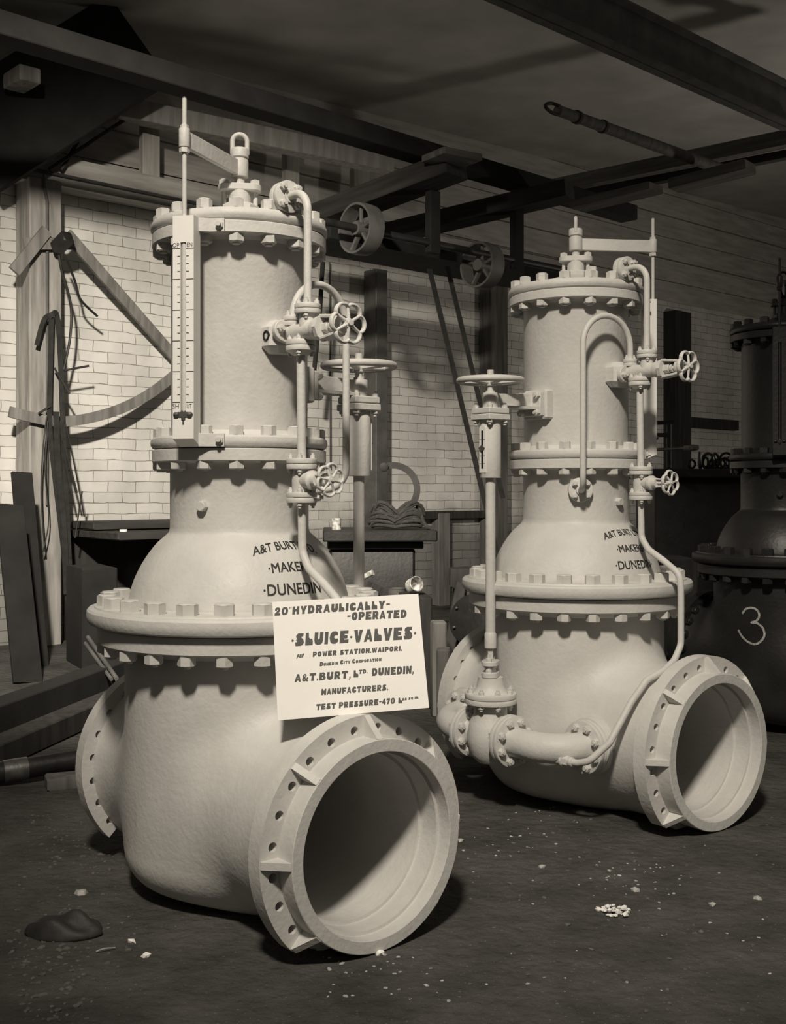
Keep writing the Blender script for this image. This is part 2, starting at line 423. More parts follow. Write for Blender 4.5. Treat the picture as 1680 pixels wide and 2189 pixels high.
def holed_plate(g, m, Ro, Ri, n, Rh, rh, h0, h1, ph=0.0, skip=()):
    """annular plate with n bolt holes at radius Rh, axis = local z of m"""
    da = 2 * PI / n; K = 16
    for k in range(n):
        if k in skip: continue
        a0 = ph + k * da; outer = []; hole = []
        for i in range(K):
            t = 2 * PI * (i + .5) / K - PI
            # point on the sector boundary (angle, radius) hit by a ray from the hole centre
            c, s_ = math.cos(t), math.sin(t)
            sc = min((da / 2) * Rh / abs(c) if abs(c) > 1e-9 else 9, ((Ro - Rh) if s_ > 0 else (Rh - Ri)) / abs(s_) if abs(s_) > 1e-9 else 9)
            outer.append((a0 + sc * c / Rh, Rh + sc * s_)); hole.append((c * rh, s_ * rh))
        # replace nearest samples by the true corners
        for ca, cr in ((a0 + da / 2, Ro), (a0 - da / 2, Ro), (a0 - da / 2, Ri), (a0 + da / 2, Ri)):
            j = min(range(K), key=lambda q: (outer[q][0] - ca) ** 2 * Rh * Rh + (outer[q][1] - cr) ** 2); outer[j] = (ca, cr)
        def P(a, r, h): return m @ Vector((r * math.cos(a), r * math.sin(a), h))
        er, et = Vector((math.cos(a0), math.sin(a0), 0)), Vector((-math.sin(a0), math.cos(a0), 0)); hc = er * Rh
        lay = []
        for h in (h0, h1):
            lay.append((g.ring([P(a, r, h) for a, r in outer]), g.ring([m @ (hc + et * hx + er * hy + Vector((0, 0, h))) for hx, hy in hole])))
        for o_, h_ in lay: g.bridge(o_, h_)
        g.bridge(lay[0][1], lay[1][1])
        for i in range(K):
            j = (i + 1) % K
            if (abs(outer[i][1] - Ro) < 1e-6 and abs(outer[j][1] - Ro) < 1e-6) or (abs(outer[i][1] - Ri) < 1e-6 and abs(outer[j][1] - Ri) < 1e-6):
                g.bm.faces.new((lay[0][0][i], lay[0][0][j], lay[1][0][j], lay[1][0][i]))
            for sd in (1, -1):
                if (k + sd) % n in skip and abs(outer[i][0] - a0 - sd * da / 2) < 1e-6 and abs(outer[j][0] - a0 - sd * da / 2) < 1e-6:
                    g.bm.faces.new((lay[0][0][i], lay[0][0][j], lay[1][0][j], lay[1][0][i]))
    bmesh.ops.remove_doubles(g.bm, verts=g.bm.verts, dist=0.0004)

DOME = [(.2215, 1.39), (.2215, 1.25), (.2215, 1.205), (.226, 1.188), (.243, 1.172), (.269, 1.147), (.3046, 1.097), (.333, 1.04), (.349, .985), (.353, .962)]
def dome_rz(z):
    for (r0, z0), (r1, z1) in zip(DOME, DOME[1:]):
        if z0 >= z >= z1: t = (z0 - z) / (z0 - z1); return r0 + (r1 - r0) * t
    return DOME[-1][0]
def dome_smooth():
    p = smooth_path([(r, 0, z) for r, z in DOME[2:]], 4); return [DOME[0], DOME[1]] + [(q.x, q.z) for q in p]

def sluice_valve(name, label, loc, rz, m, paint, writing=True, cyl_label=None):
    root = tag(empty(name, loc, rz), label, 'valve')
    X, Z = Vector((1, 0, 0)), Vector((0, 0, 1))
    def mo(v): return Vector((v[0], v[1] * m, v[2]))
    def put(me, nm, parent, o, zd, spin=0.0):
        zd = mo(zd); fr = frame(mo(o), zd) @ Matrix.Rotation(spin, 4, 'Z'); return link(nm, me, parent, fr)
    def OB(g, nm, parent=None, angle=35, mt=None): return g.obj(nm, mt or paint, parent or root, angle, m)
    hb = G().hexa(.032, 0, .036).mesh('hex_bolt', paint, 25)
    hs = G().hexa(.024, 0, .030).mesh('hex_bolt', paint, 25)
    nt = G().hexa(.027, 0, .03).hexa(.013, .03, .037, n=10).mesh('nut', paint, 25)
    ns = G().hexa(.025, 0, .026).cyl(.013, .024, .031, None, 12).mesh('nut', paint, 25)
    fb = G().hexa(.0085, 0, .010).cyl(.0048, .009, .016, None, 10).mesh('flange_bolt', paint, 25)
    fm = G().hexa(.0125, 0, .013).cyl(.0065, .012, .021, None, 10).mesh('flange_bolt', paint, 25)
    def ringof(me, nm, parent, R, z, n, up=1, ph=0.5, o=(0, 0, 0), axis=None):
        for k in range(n):
            a = 2 * PI * (k + ph) / n
            if axis is None: put(me, nm, parent, (R * math.cos(a), R * math.sin(a), z), (0, 0, up), a * m)
            else:
                fr = frame(o, axis); q = fr @ Vector((R * math.cos(a), R * math.sin(a), z)); put(me, nm, parent, q, Vector(axis) * up, a)
    # --- body
    body = link('valve_body', body_mesh(paint), root)
    fx = frame((0, 0, ZB), X, (0, 0, 1))
    g = G(); g.rev([(.284, .60), (.2903, .62), (.2903, .7285), (.288, .7305), (.256, .7305), (.254, .729), (.254, .682), (.2445, .6815), (.2445, .612), (.2350, .6115), (.235, -.26), (.25, -.27)], fx, 96, cap=False)
    OB(g, 'spigot', body)
    g = G(); holed_plate(g, fx, .3485, .286, 24, .310, .0132, .6126, .6666, PI / 24, range(9, 15))
    ef = OB(g, 'end_flange')
    for k in (0, 1, 2, 3, 5, 6, 7):
        a = k * PI / 4; g = G(); fr = fx @ Matrix.Rotation(a, 4, 'Z') @ frame((0, 0, 0), (0, 1, 0), (1, 0, 0))
        # gusset from the plate rim up to the spigot face; local x radial, y = -axial
        g.prism([(.284, -.660), (.346, -.660), (.346, -.672), (.2915, -.7290), (.284, -.7290)], -.010, .010, fr)
        OB(g, 'rib', ef)
    fr_ = frame((0, 0, ZB + .03), (-1, 0, 0), (0, 0, 1))
    g = G(); holed_plate(g, fr_, .340, .27, 24, .300, .0132, .45, .50, PI / 24, range(9, 15)); rf = OB(g, 'rear_flange')
    g = G(); g.rev([(.282, .50), (.282, .556), (.25, .56), (.244, .56), (.236, .34)], fr_, 96, cap=False); OB(g, 'spigot', body)
    for k in (0, 1, 2, 3, 5, 6, 7):
        a = k * PI / 4; g = G(); fr = fr_ @ Matrix.Rotation(a, 4, 'Z') @ frame((0, 0, 0), (0, 1, 0), (1, 0, 0))
        g.prism([(.276, -.498), (.338, -.498), (.338, -.505), (.284, -.554), (.276, -.554)], -.010, .010, fr); OB(g, 'rib', rf)
    g = G(); g.rev([(.30, .815), (.37, .825), (.385, .845), (.442, .847), (.4477, .852), (.4477, .896), (.444, .901), (.30, .901)], None, 96)
    bf = OB(g, 'body_flange')
    ringof(nt, 'nut', bf, .420, .846, 24, -1)
    if not writing:
        ringof(ns, 'nut', rf, .300, -.448, 24, 1, .5, (0, 0, ZB + .03), (1, 0, 0))
    # --- bonnet: big flange, dome and neck in one casting
    prof = [(.20, .903), (.445, .903), (.462, .905), (.4725, .911), (.478, .922), (.4791, .935), (.4775, .948), (.472, .955), (.466, .957), (.455, .957), (.453, .962), (.366, .963), (.357, .966)]
    d = dome_smooth(); prof += [q for q in reversed(d)]
    prof += [(.228, 1.405), (.24, 1.41), (.275, 1.41), (.2781, 1.413), (.2781, 1.447), (.276, 1.449), (.2, 1.449)]
    bon = OB(G().rev(prof, None, 128), 'bonnet', None, 30)
    ringof(hb, 'hex_bolt', bon, .415, .962, 24)
    ringof(ns, 'nut', bon, .2515, 1.411, 16, -1)
    paz, pz = (-61, 1.274) if m > 0 else (-2.6, 1.277)
    pa = math.radians(paz); put(G().hexa(.017, 0, .024).mesh('plug', paint, 25), 'plug', bon, (.219 * math.cos(pa), .219 * math.sin(pa), pz), (math.cos(pa), math.sin(pa), 0), .4)
    # --- cylinder with flanges top and bottom
    T0, T1 = 1.4515, 1.489
    prof = [(.19, T0), (.268, T0), (.277, T0 + .004), (.2815, T0 + .012), (.2825, T0 + .02), (.2805, T0 + .031), (.275, T1 - .001), (.27, T1), (.236, T1), (.226, T1 + .006), (.2179, T1 + .018), (.2179, 2.07), (.223, 2.083), (.236, 2.092), (.275, 2.093), (.2781, 2.096), (.2781, 2.128), (.276, 2.1305), (.19, 2.1305)]
    cyl = OB(G().rev(prof, None, 128), 'cylinder', None, 30)
    ringof(hs, 'hex_bolt', cyl, .2515, T1, 16)
    ringof(ns, 'nut', cyl, .2515, 2.0935, 16, -1)
    # --- cover
    prof = [(.19, 2.133), (.268, 2.133), (.277, 2.137), (.2815, 2.145), (.2825, 2.152), (.2805, 2.162), (.274, 2.170), (.268, 2.1715), (.232, 2.172), (.20, 2.180), (.09, 2.214), (.06, 2.222), (0, 2.224)]
    cov = OB(G().rev(prof, None, 128), 'cylinder_cover', None, 30)
    ringof(hs, 'hex_bolt', cov, .2515, 2.171, 16)
    a = math.radians(14); g = G(); fr = frame((.185 * math.cos(a), .185 * math.sin(a) + .05, 2.175), Z)
    g.cyl(.026, 0, .032, fr, 20, .003).hexa(.021, .03, .05, fr); OB(g, 'vent_plug', cov)
    # --- gland, stem, lifting eye, arm
    g = G(); g.hexa(.062, 2.216, 2.243, None, 8).rev([(.036, 2.24), (.036, 2.29), (.03, 2.29)], None, 28); gl = OB(g, 'stuffing_box')
    ga = math.radians(58.6 if m > 0 else -43.6)
    gd = Vector((math.cos(ga), math.sin(ga), 0)); gp = Vector((-math.sin(ga), math.cos(ga), 0))
    oval = []
    for k in range(32):
        t = 2 * PI * k / 32; w = .040; ex = .030
        oval.append((w * math.cos(t) + (ex if math.cos(t) > 0 else -ex), w * .92 * math.sin(t)))
    fr = Matrix.Rotation(ga, 4, 'Z'); g = G(); g.prism(oval, 2.284, 2.306, fr, .003); gp_ = OB(g, 'gland_plate')
    for s_ in (1, -1):
        q = gd * (.050 * s_)
        OB(G().cyl(.008, 2.235, 2.325, frame(q, Z) @ Matrix.Translation((0, 0, 0)), 12), 'stud', gp_)
        put(G().hexa(.0165, 0, .017).mesh('nut', paint, 25), 'stud_nut', gp_, q + Vector((0, 0, 2.306)), Z, .3)
    OB(G().cyl(.0165, 2.30, 2.36, None, 20), 'stem')
    aa = math.radians(-60); ad = Vector((math.cos(aa), math.sin(aa), 0)); RP = .338; rp = ad * RP
    g = G(); g.cyl(.028, 2.331, 2.388, None, 28, .003).rev([(.024, 2.387), (.024, 2.392), (.029, 2.395), (.029, 2.418), (.026, 2.424), (0, 2.424)], None, 28)
    hub = OB(g, 'stem_head')
    EYE = 58.6 if m > 0 else 46.4
    g = G(); e = []
    for k in range(17):
        t = PI * k / 16; e.append(Vector((0, 0, 2.447)) + ad.cross(Z) * 0 + Vector((math.cos(math.radians(EYE)), math.sin(math.radians(EYE)), 0)) * (.0235 * math.cos(t)) + Z * (.0235 * math.sin(t)))
    dd = Vector((math.cos(math.radians(EYE)), math.sin(math.radians(EYE)), 0))
    g.tube([dd * .0235 + Z * 2.405] + e + [dd * -.0235 + Z * 2.405], .0078, 12); OB(g, 'lifting_eye')
    g = G(); g.bar(ad * .022 + Z * 2.359, ad * (RP - .004) + Z * 2.359, .016, .050, Z, .002); arm = OB(g, 'indicator_arm')
    g = G(); fr = frame(rp, Z); g.cyl(.0165, 2.333, 2.389, fr, 24, .002).hexa(.0155, 2.318, 2.333, fr).hexa(.0125, 2.389, 2.40, fr); OB(g, 'arm_boss', arm)
    g = G(); g.cyl(.0068, 1.55, 2.478, fr, 14); rod = OB(g, 'indicator_rod')
    g = G(); g.cyl(.0062, 2.392, 2.482, fr, 14); OB(g, 'rod_thread', rod, mt=M['steel'] if writing else None)
    # --- indicator board, a grooved post with graduations
    nb = math.radians(-50); N_ = Vector((math.cos(nb), math.sin(nb), 0)); Tt = Vector((-math.sin(nb), math.cos(nb), 0))
    bw, dep, fo = .0325, .055, .010; zb0, zb1 = 1.452, 2.131
    bc = rp
    fb_ = frame(bc, N_, Z)          # local x up, y = N x Z..., z out of the face
    ydir = Vector((fb_[0][1], fb_[1][1], fb_[2][1])); sg = 1 if ydir.dot(Tt) > 0 else -1
    g = G()
    def slab(t0, t1, n0, n1, z0, z1):
        g.box(((z0 + z1) / 2, sg * (t0 + t1) / 2, (n0 + n1) / 2), (z1 - z0, t1 - t0, n1 - n0), fb_)
    s0, s1 = 1.545, 2.052
    slab(-bw, -.0085, -dep + fo, fo, zb0 + .03, zb1); slab(.0085, bw, -dep + fo, fo, zb0 + .03, zb1)
    slab(-.0085, .0085, -dep + fo, fo, s1, zb1); slab(-.0085, .0085, -dep + fo, fo, zb0 + .03, s0)
    slab(-.0085, .0085, -dep + fo, -.012, s0, s1)
    # sloping foot
    q = [(-bw, fo), (bw, fo), (bw, fo - dep), (-bw, fo - dep)]
    lo_ = [Vector(bc) + Tt * t + N_ * n + Z * (zb0 + .022 * ((n - fo + dep) / dep)) for t, n in q]; hi_ = [Vector(bc) + Tt * t + N_ * n + Z * (zb0 + .03) for t, n in q]
    A_ = g.ring(lo_); B_ = g.ring(hi_); g.bridge(A_, B_); g.bm.faces.new(A_); g.bm.faces.new(B_)
    brd = OB(g, 'indicator_board', mt=M['board'] if writing else None)
    fz = lambda t, z, o=.0006: mo(Vector(bc) + Tt * t + N_ * (fo + o) + Z * z)
    flip = 1 if m > 0 else -1
    if writing:
        def rect(t0, t1, z0, z1):
            me = bpy.data.meshes.new('graduation'); me.from_pydata([fz(t0, z0), fz(t1, z0), fz(t1, z1), fz(t0, z1)], [], [(0, 1, 2, 3)]); me.materials.append(M['letter']); link('graduation', me, brd)
        zO, zS = 2.034, 1.581
        for k in range(21):
            z_ = zS + (zO - zS) * k / 20; big = k % 4 == 0 and True
            ln = .0235 if big else .0085; th_ = .0011
            for s_ in (1, -1):
                a_, b_ = (.0095, .0095 + ln) if not big else (.0095, min(bw, .0095 + ln))
                rect(min(s_ * a_, s_ * b_), max(s_ * a_, s_ * b_), z_ - th_, z_ + th_)
        for w, t0, t1, z0, h_ in (('OP', -.0325, -.0125, zO + .004, .0125), ('EN', .0115, .0285, zO + .004, .0125), ('SH', -.0325, -.0135, zS - .0175, .0125), ('UT', .0115, .0265, zS - .0175, .0125)):
            if flip < 0: t0, t1 = -t1, -t0
            if flip < 0: w = {'OP': 'EN', 'EN': 'OP', 'SH': 'UT', 'UT': 'SH'}[w]
            text_obj('scale_lettering', w, lambda x_, y_, t0=t0, t1=t1, z0=z0, h_=h_: fz(flip * (t0 + (t1 - t0) * x_), z0 + h_ * y_), M['letter'], brd)
    g = G(); pz_ = 1.545; pc = Vector(bc) + Z * pz_
    g.box((0, 0, .010), (.016, .036, .006), frame(pc, N_, Z), .002).cyl(.009, -.018, .012, frame(pc + N_ * .004, Z), 14, .002).cyl(.005, -.03, -.018, frame(pc + N_ * .006, Z), 10)
    for s_ in (1, -1): g.rev([(.0, -.010), (.007, -.006), (.008, 0), (.007, .006), (0, .010)], frame(pc + Tt * (s_ * .021) + N_ * .012, Tt), 12)
    OB(g, 'pointer', rod, mt=M['steel'] if writing else None)
    for zc in (2.112, 1.472):
        b0 = Vector(bc) + Tt * (bw - .002) + N_ * (fo - dep + .012) + Z * zc
        az = math.atan2(b0.y, b0.x) + .10; az2 = az + .16
        p1 = Vector((math.cos(az), math.sin(az), 0)) * .2855 + Z * zc; p2 = Vector((math.cos(az2), math.sin(az2), 0)) * .2855 + Z * zc
        g = G(); g.strip([b0, p1, p2], Vector((math.cos(az), math.sin(az), 0)) * 1.0, .040, .008) if False else None
        g.bar(b0, p1, .009, .040, Z, .001); g.bar(p1, p2, .009, .040, Z, .001)
        br_ = OB(g, 'board_bracket', brd)
        amid = az + .11; put(G().hexa(.013, 0, .010).cyl(.007, .009, .02, None, 12).mesh('bracket_bolt', paint, 25), 'bracket_bolt', brd, Vector((math.cos(amid), math.sin(amid), 0)) * .289 + Z * zc, (math.cos(amid), math.sin(amid), 0))
    # --- small-bore piping and its two valves, in the plane of the bore
    g = G(); g.rev([(.02, 0), (.036, .012), (.036, .05)], frame((.225, 0, 2.205), X), 24); g.box((.235, 0, 2.185), (.05, .05, .04), None, .006); OB(g, 'cover_boss', cov)
    g = G(); fr = frame((.248, 0, 2.213), X); g.cyl(.049, 0, .020, fr, 36, .002).cyl(.049, .0215, .040, fr, 36, .002).cyl(.02, .038, .046, fr, 20)
    p1 = OB(G().tube(bend([(.285, 0, 2.213), (.383, 0, 2.213), (.383, 0, 1.87)], .062), .0122, 16), 'pressure_pipe')
    pf = OB(g, 'pipe_flange', p1); ringof(fm, 'flange_bolt', p1, .036, .040, 4, 1, .5, (.248, 0, 2.213), X)
    zc = 1.795
    cv = OB(G().tube([(.20, 0, zc), (.445, 0, zc)], .028, 24).cyl(.026, 1.795, 1.85, frame((.383, 0, 0), Z), 24).cyl(.024, 1.75, 1.795, frame((.347, 0, 0), Z), 24).cyl(.018, 1.795, 1.83, frame((.298, 0, 0), Z), 20).rev([(0, .42), (.029, .425), (.034, .44), (.034, .455), (.028, .462), (0, .464)], frame((0, 0, zc), X), 24), 'distributor_valve')
    g = G(); g.box((.238, 0, zc - .006), (.085, .112, .10), None, .022); boss = OB(g, 'mounting_boss', cyl)
    put(G().rev([(.016, -.004), (.016, .003), (.011, .003), (.011, -.004)], None, 20, close=True).mesh('port', M['slot'], 25), 'port', boss, (.245, -.056, zc - .004), (0, -1, 0))
    ov = []
    for k in range(32):
        t = 2 * PI * k / 32; ov.append((.034 * math.cos(t) + (.028 if math.cos(t) > 0 else -.028), .033 * math.sin(t)))
    fr = frame((.2795, 0, zc), X, (0, .85, -.25)); OB(G().prism(ov, 0, .020, fr, .002), 'side_flange', cv)
    for s_ in (1, -1):
        q = fr @ Vector((.044 * s_, 0, .020)); put(fm, 'flange_bolt', cv, q, X, .5)
    for (x_, z0, z1, R, nb_) in ((.383, 1.845, 1.8745, .0395, 4), (.347, 1.738, 1.771, .045, 4), (.298, 1.818, 1.848, .0285, 2)):
        zm = (z0 + z1) / 2; g = G(); fr = frame((x_, 0, 0), Z); g.cyl(R, z0, zm - .0008, fr, 32, .002).cyl(R, zm + .0008, z1, fr, 32, .002)
        if x_ == .347: g.rev([(.026, z0 - .012), (R - .003, z0)], fr, 32)
        OB(g, 'pipe_flange', cv)
        for k in range(nb_):
            a = 2 * PI * (k + .5) / nb_ + (.3 if nb_ == 2 else 0); q = Vector((x_ + (R - .012) * math.cos(a), (R - .012) * math.sin(a), 0))
            put(fb, 'flange_bolt', cv, q + Z * z1, Z); put(fb, 'flange_bolt', cv, q + Z * z0, -Z)
    # yoke bonnet with a window
    fr = frame((0, 0, zc), X, Z)
    g = G(); g.hexa(.040, .458, .474, fr, 8, False).cyl(.027, .532, .558, fr, 28, .003)
    for s_ in (1, -1): g.bar((.466, 0, zc + .033 * s_), (.545, 0, zc + .024 * s_), .040, .010, Z, .002)
    OB(g, 'yoke', cv)
    g = G(); g.hexa(.018, .474, .498, fr).cyl(.008, .49, .60, fr, 12).hexa(.015, .503, .512, fr, 12, False); OB(g, 'valve_spindle', cv)
    def flower(x0, zc_, R, parent, spin):
        hw = G(); fr2 = frame((x0, 0, zc_), X, Z) @ Matrix.Rotation(spin, 4, 'Z'); pts = []
        for k in range(96):
            t = 2 * PI * k / 96; rr = R * (.80 + .20 * abs(math.sin(3 * t)) ** .62); pts.append(fr2 @ Vector((rr * math.cos(t), rr * math.sin(t), 0)))
        hw.tube(pts, .0052 * R / .057, 10, True, .0085 * R / .057)
        w = OB(hw, 'handwheel', parent)
        for k in range(6):
            t = k * PI / 3; d_ = Vector((math.cos(t), math.sin(t), 0))
            OB(G().tube([fr2 @ (d_ * .008 + Vector((0, 0, .004))), fr2 @ (d_ * R * .82)], [.0055 * R / .057, .0042 * R / .057], 10), 'spoke', parent)
        OB(G().cyl(.0145 * R / .057, -.012, .008, fr2, 20, .002).cyl(.005, .006, .012, fr2, 8), 'wheel_hub', parent)
    flower(.582, zc, .0585, cv, 0.0)
    # lower valve
    p2 = OB(G().tube([(.347, 0, 1.742), (.352, 0, 1.415)], .0135, 16), 'pressure_pipe')
    zl = 1.352
    g = G(); g.rev([(.024, 1.30), (.029, 1.325), (.030, 1.352), (.027, 1.38), (.024, 1.40)], frame((.352, 0, 0), Z), 24).tube([(.352, 0, zl), (.415, 0, zl)], .024, 20)
    lv = OB(g, 'isolating_valve')
    for (z0, z1) in ((1.385, 1.417), (1.285, 1.316)):
        zm = (z0 + z1) / 2; g = G(); fr = frame((.352, 0, 0), Z); g.cyl(.046, z0, zm - .0008, fr, 32, .002).cyl(.046, zm + .0008, z1, fr, 32, .002); OB(g, 'pipe_flange', lv)
        for k in range(4):
            a = 2 * PI * (k + .5) / 4; q = Vector((.352 + .034 * math.cos(a), .034 * math.sin(a), 0)); put(fb, 'flange_bolt', lv, q + Z * z1, Z); put(fb, 'flange_bolt', lv, q + Z * z0, -Z)
    fr = frame((0, 0, zl), X, Z)
    g = G(); g.rev([(.025, .395), (.029, .40), (.029, .412), (.021, .418), (.019, .435), (.0, .436)], fr, 24)
    for s_ in (1, -1): g.bar((.43, 0, zl + .015 * s_), (.47, 0, zl + .013 * s_), .022, .007, Z, .002)
    g.rev([(0, .466), (.019, .467), (.022, .475), (.017, .484), (0, .485)], fr, 20).cyl(.0055, .43, .505, fr, 12); OB(g, 'yoke', lv)
    flower(.497, zl, .047, lv, .35)
    # pipe that runs down over the dome and the big flange to the bypass
    p = bend([(.352, 0, 1.287), (.356, 0, 1.135), (.390, 0, 1.09), (.465, 0, 1.05), (.545, 0, 1.0), (.549, 0, .93), (.549, 0, .73), (.553, .045, .675), (.563, .12, .645), (.55, .20, .615), (.5475, .28, .545), (.524, .375, .40), (.475, .43, .332), (.425, .438, .318), (.395, .443, .318)], .055, 6)
    OB(G().tube(p, .0128, 14), 'drain_pipe')
    # the loop from the distributor to the neck
    ua = math.radians(41.8); ul = Vector((.35 * math.cos(ua), .35 * math.sin(ua), 0)); ur = Vector((.305 if m > 0 else .298, 0, 0)); arc = []; LZ = 1.84 if m > 0 else 1.895
    mid = (ul + ur) / 2; hv = (ur - ul) / 2
    for k in range(1, 24): t = PI * k / 24; arc.append(mid + hv * math.cos(t) + Z * (LZ + hv.length * math.sin(t)))
    un = Vector((math.cos(ua), math.sin(ua), 0))
    tail = bend([ul + Z * (LZ - .015), ul + Z * 1.328, un * .235 + Z * 1.322], .07)
    OB(G().tube([ur + Z * 1.835] + ([ur + Z * 1.88] if m < 0 else []) + arc + tail, .0118, 16), 'loop_pipe')
    g = G(); fr = frame(un * .215 + Z * 1.325, un); g.cyl(.05, 0, .016, fr, 32, .002).cyl(.049, .0175, .034, fr, 32, .002).cyl(.019, .03, .045, fr, 20); lf = OB(g, 'neck_flange')
    ringof(fm, 'flange_bolt', lf, .035, .034, 4, 1, .5, un * .215 + Z * 1.325, un)
    # --- bypass: gate valve beside the body with a tall extension spindle
    BY = .483; bx = Vector((0, BY, 0)); FR = frame(bx, Z)
    g = G(); g.rev([(.0, .245), (.05, .25), (.083, .285), (.094, .352), (.083, .41), (.066, .44), (.066, .48)], FR, 40)
    for s_ in (1, -1): g.rev([(.066, .02), (.062, .09), (.066, .105)], frame((0, BY, ZB), (s_, 0, 0)), 36)
    bv = OB(g, 'bypass_valve')
    def pair(fr, R, t, parent, nbolt, rb, me=fm, ph=.5):
        g = G(); g.cyl(R, -t, -.0008, fr, 48, .003).cyl(R, .0008, t, fr, 48, .003); OB(g, 'pipe_flange', parent)
        for k in range(nbolt):
            a = 2 * PI * (k + ph) / nbolt
            for s_ in (1, -1): put(me, 'flange_bolt', parent, fr @ Vector((rb * math.cos(a), rb * math.sin(a), t * s_)), (fr.to_3x3() @ Vector((0, 0, s_))), a)
    fbig = G().hexa(.0155, 0, .016).cyl(.008, .015, .022, None, 10).mesh('flange_bolt', paint, 25)
    for s_ in (1, -1): pair(frame((s_ * .118, BY, ZB), X, Z), .1, .02, bv, 8, .078, fbig)
    pair(frame((0, BY, .503), Z), .102, .021, bv, 8, .084, fm)
    g = G(); g.rev([(.075, .522), (.062, .533), (.054, .552), (.0495, .58), (.0495, .585)], FR, 40); OB(g, 'bypass_bonnet', bv)
    ovb = []
    for k in range(32):
        t = 2 * PI * k / 32; ovb.append((.030 * math.cos(t) + (.022 if math.cos(t) > 0 else -.022), .032 * math.sin(t)))
    fo_ = FR @ Matrix.Rotation(math.radians(52), 4, 'Z')
    g = G(); g.prism(ovb, .586, .606, fo_, .002).cyl(.022, .60, .625, FR, 20); OB(g, 'bypass_gland_seat', bv)
    g = G(); g.prism(ovb, .632, .650, fo_, .002).cyl(.026, .622, .634, FR, 20); OB(g, 'bypass_gland', bv)
    for s_ in (1, -1):
        q = fo_ @ Vector((.036 * s_, 0, 0)); OB(G().cyl(.0062, .60, .678, frame(q, Z), 10), 'stud', bv)
        put(fm, 'flange_bolt', bv, q + Z * .650, Z); put(fm, 'flange_bolt', bv, q + Z * .606, Z)
    g = G(); g.cyl(.0105, .63, .72, FR, 16).hexa(.0125, .655, .70, FR, 4); OB(g, 'bypass_spindle', bv)
    g = G(); g.cyl(.0195, .76, 1.39, FR, 24).rev([(.0235, .700), (.0235, .755), (.0195, .762)], FR, 24); OB(g, 'extension_spindle')
    g = G(); g.cyl(.041, 1.372, 1.60, FR, 36, .002); lt = OB(g, 'indicator_pillar')
    g = G(); g.box((0, BY, 1.611), (.112, .112, .023), None, .003).box((0, BY, 1.6365), (.106, .106, .023), None, .003)
    OB(g, 'pillar_flange', lt)
    for sx in (1, -1):
        for sy in (1, -1):
            put(fm, 'flange_bolt', lt, (sx * .04, BY + sy * .04, 1.647), Z); put(fm, 'flange_bolt', lt, (sx * .04, BY + sy * .04, 1.601), -Z)
    # slot with a small white scale in the pillar, on the side away from the body
    if writing:
        g = G(); sl_ = []
        for k in range(13): t = PI * k / 12; sl_.append((.010 * math.cos(t) if True else 0, .075 + .010 * math.sin(t)))
        sl_ += [(-.010, -.09), (.010, -.09)]
        sp_ = [(x_ * 1.75, z_ * 1.06) for x_, z_ in sl_]
        fs = frame((0, BY + .0385, 1.488), (0, 1, 0), (1, 0, 0))
        frs = Matrix(((1, 0, 0, 0), (0, 0, 1, BY + .0365), (0, 1, 0, 1.488), (0, 0, 0, 1)))
        OB(G().prism(sp_, 0, .0072, frs), 'scale_plate', lt, mt=M['board'])
        OB(G().prism([(.0055, -.08), (.0055, -.008), (-.0055, -.008), (-.0055, -.08)], .003, .0077, frs).prism([(.0055, .008), (.0055, .07), (-.0055, .07), (-.0055, .008)], .003, .0077, frs), 'slot', lt, mt=M['slot'])
        for z_ in (-.06, -.03, .035): OB(G().box((0, z_, .0076), (.034, .0016, .0006), frs), 'graduation', lt, mt=M['letter'])
        g = G(); g.prism([(-.017, 0), (0, -.013), (.017, 0), (0, .013)], .006, .013, frs); OB(g, 'pointer', lt, mt=M['steel'])
    g = G(); g.cyl(.031, 1.645, 1.708, FR, 28, .002).cyl(.013, 1.70, 1.80, FR, 16).cyl(.019, 1.705, 1.717, FR, 20); OB(g, 'pillar_head')
    g = G(); g.prism([(.024, 0), (-.024, 0), (-.046, -.20), (.060, -.20)], 1.653, 1.662, Matrix.Translation((0, BY - .025, 0))).prism([(-.006, 1.655), (-.006, 1.70), (.006, 1.70), (.006, 1.655)], 0, .195, frame((0, BY - .025, 0), (0, -1, 0), (-1, 0, 0)) @ Matrix.Rotation(0, 4, 'Z')) if False else g.prism([(.024, 0), (-.024, 0), (-.046, -.20), (.060, -.20)], 1.650, 1.660, Matrix.Translation((0, BY - .025, 0)))
    g.bar((0, BY - .02, 1.680), (0.004, .258, 1.690), .012, .052, Z, .002)
    g.bar((0.004, .27, 1.672), (0.004, .245, 1.672), .112, .098, Z, .004); ab = OB(g, 'pillar_arm')
    g = G(); g.box((.007, .222, 1.672), (.13, .05, .118), None, .006); OB(g, 'arm_pad', cyl)
    for sx in (-.042, .048):
        for sz in (-.034, .034): put(fbig, 'flange_bolt', ab, (sx, .27, 1.672 + sz), (0, 1, 0), .3)
    # bypass handwheel
    hz = 1.757; hw = G(); pts = [Vector((.122 * math.cos(2 * PI * k / 72), BY + .122 * math.sin(2 * PI * k / 72), hz)) for k in range(72)]
    hw.tube(pts, .0125, 14, True, .0135); bw_ = OB(hw, 'bypass_handwheel')
    for k in range(5):
        t = 2 * PI * k / 5 + .3; d_ = Vector((math.cos(t), math.sin(t), 0)); OB(G().tube([bx + d_ * .012 + Z * (hz - .008), bx + d_ * .118 + Z * (hz - .002)], [.010, .0075], 10, rx=.012), 'spoke', bw_)
    OB(G().cyl(.022, hz - .022, hz + .006, FR, 24, .003).hexa(.0165, hz + .004, hz + .026, FR), 'wheel_hub', bw_)
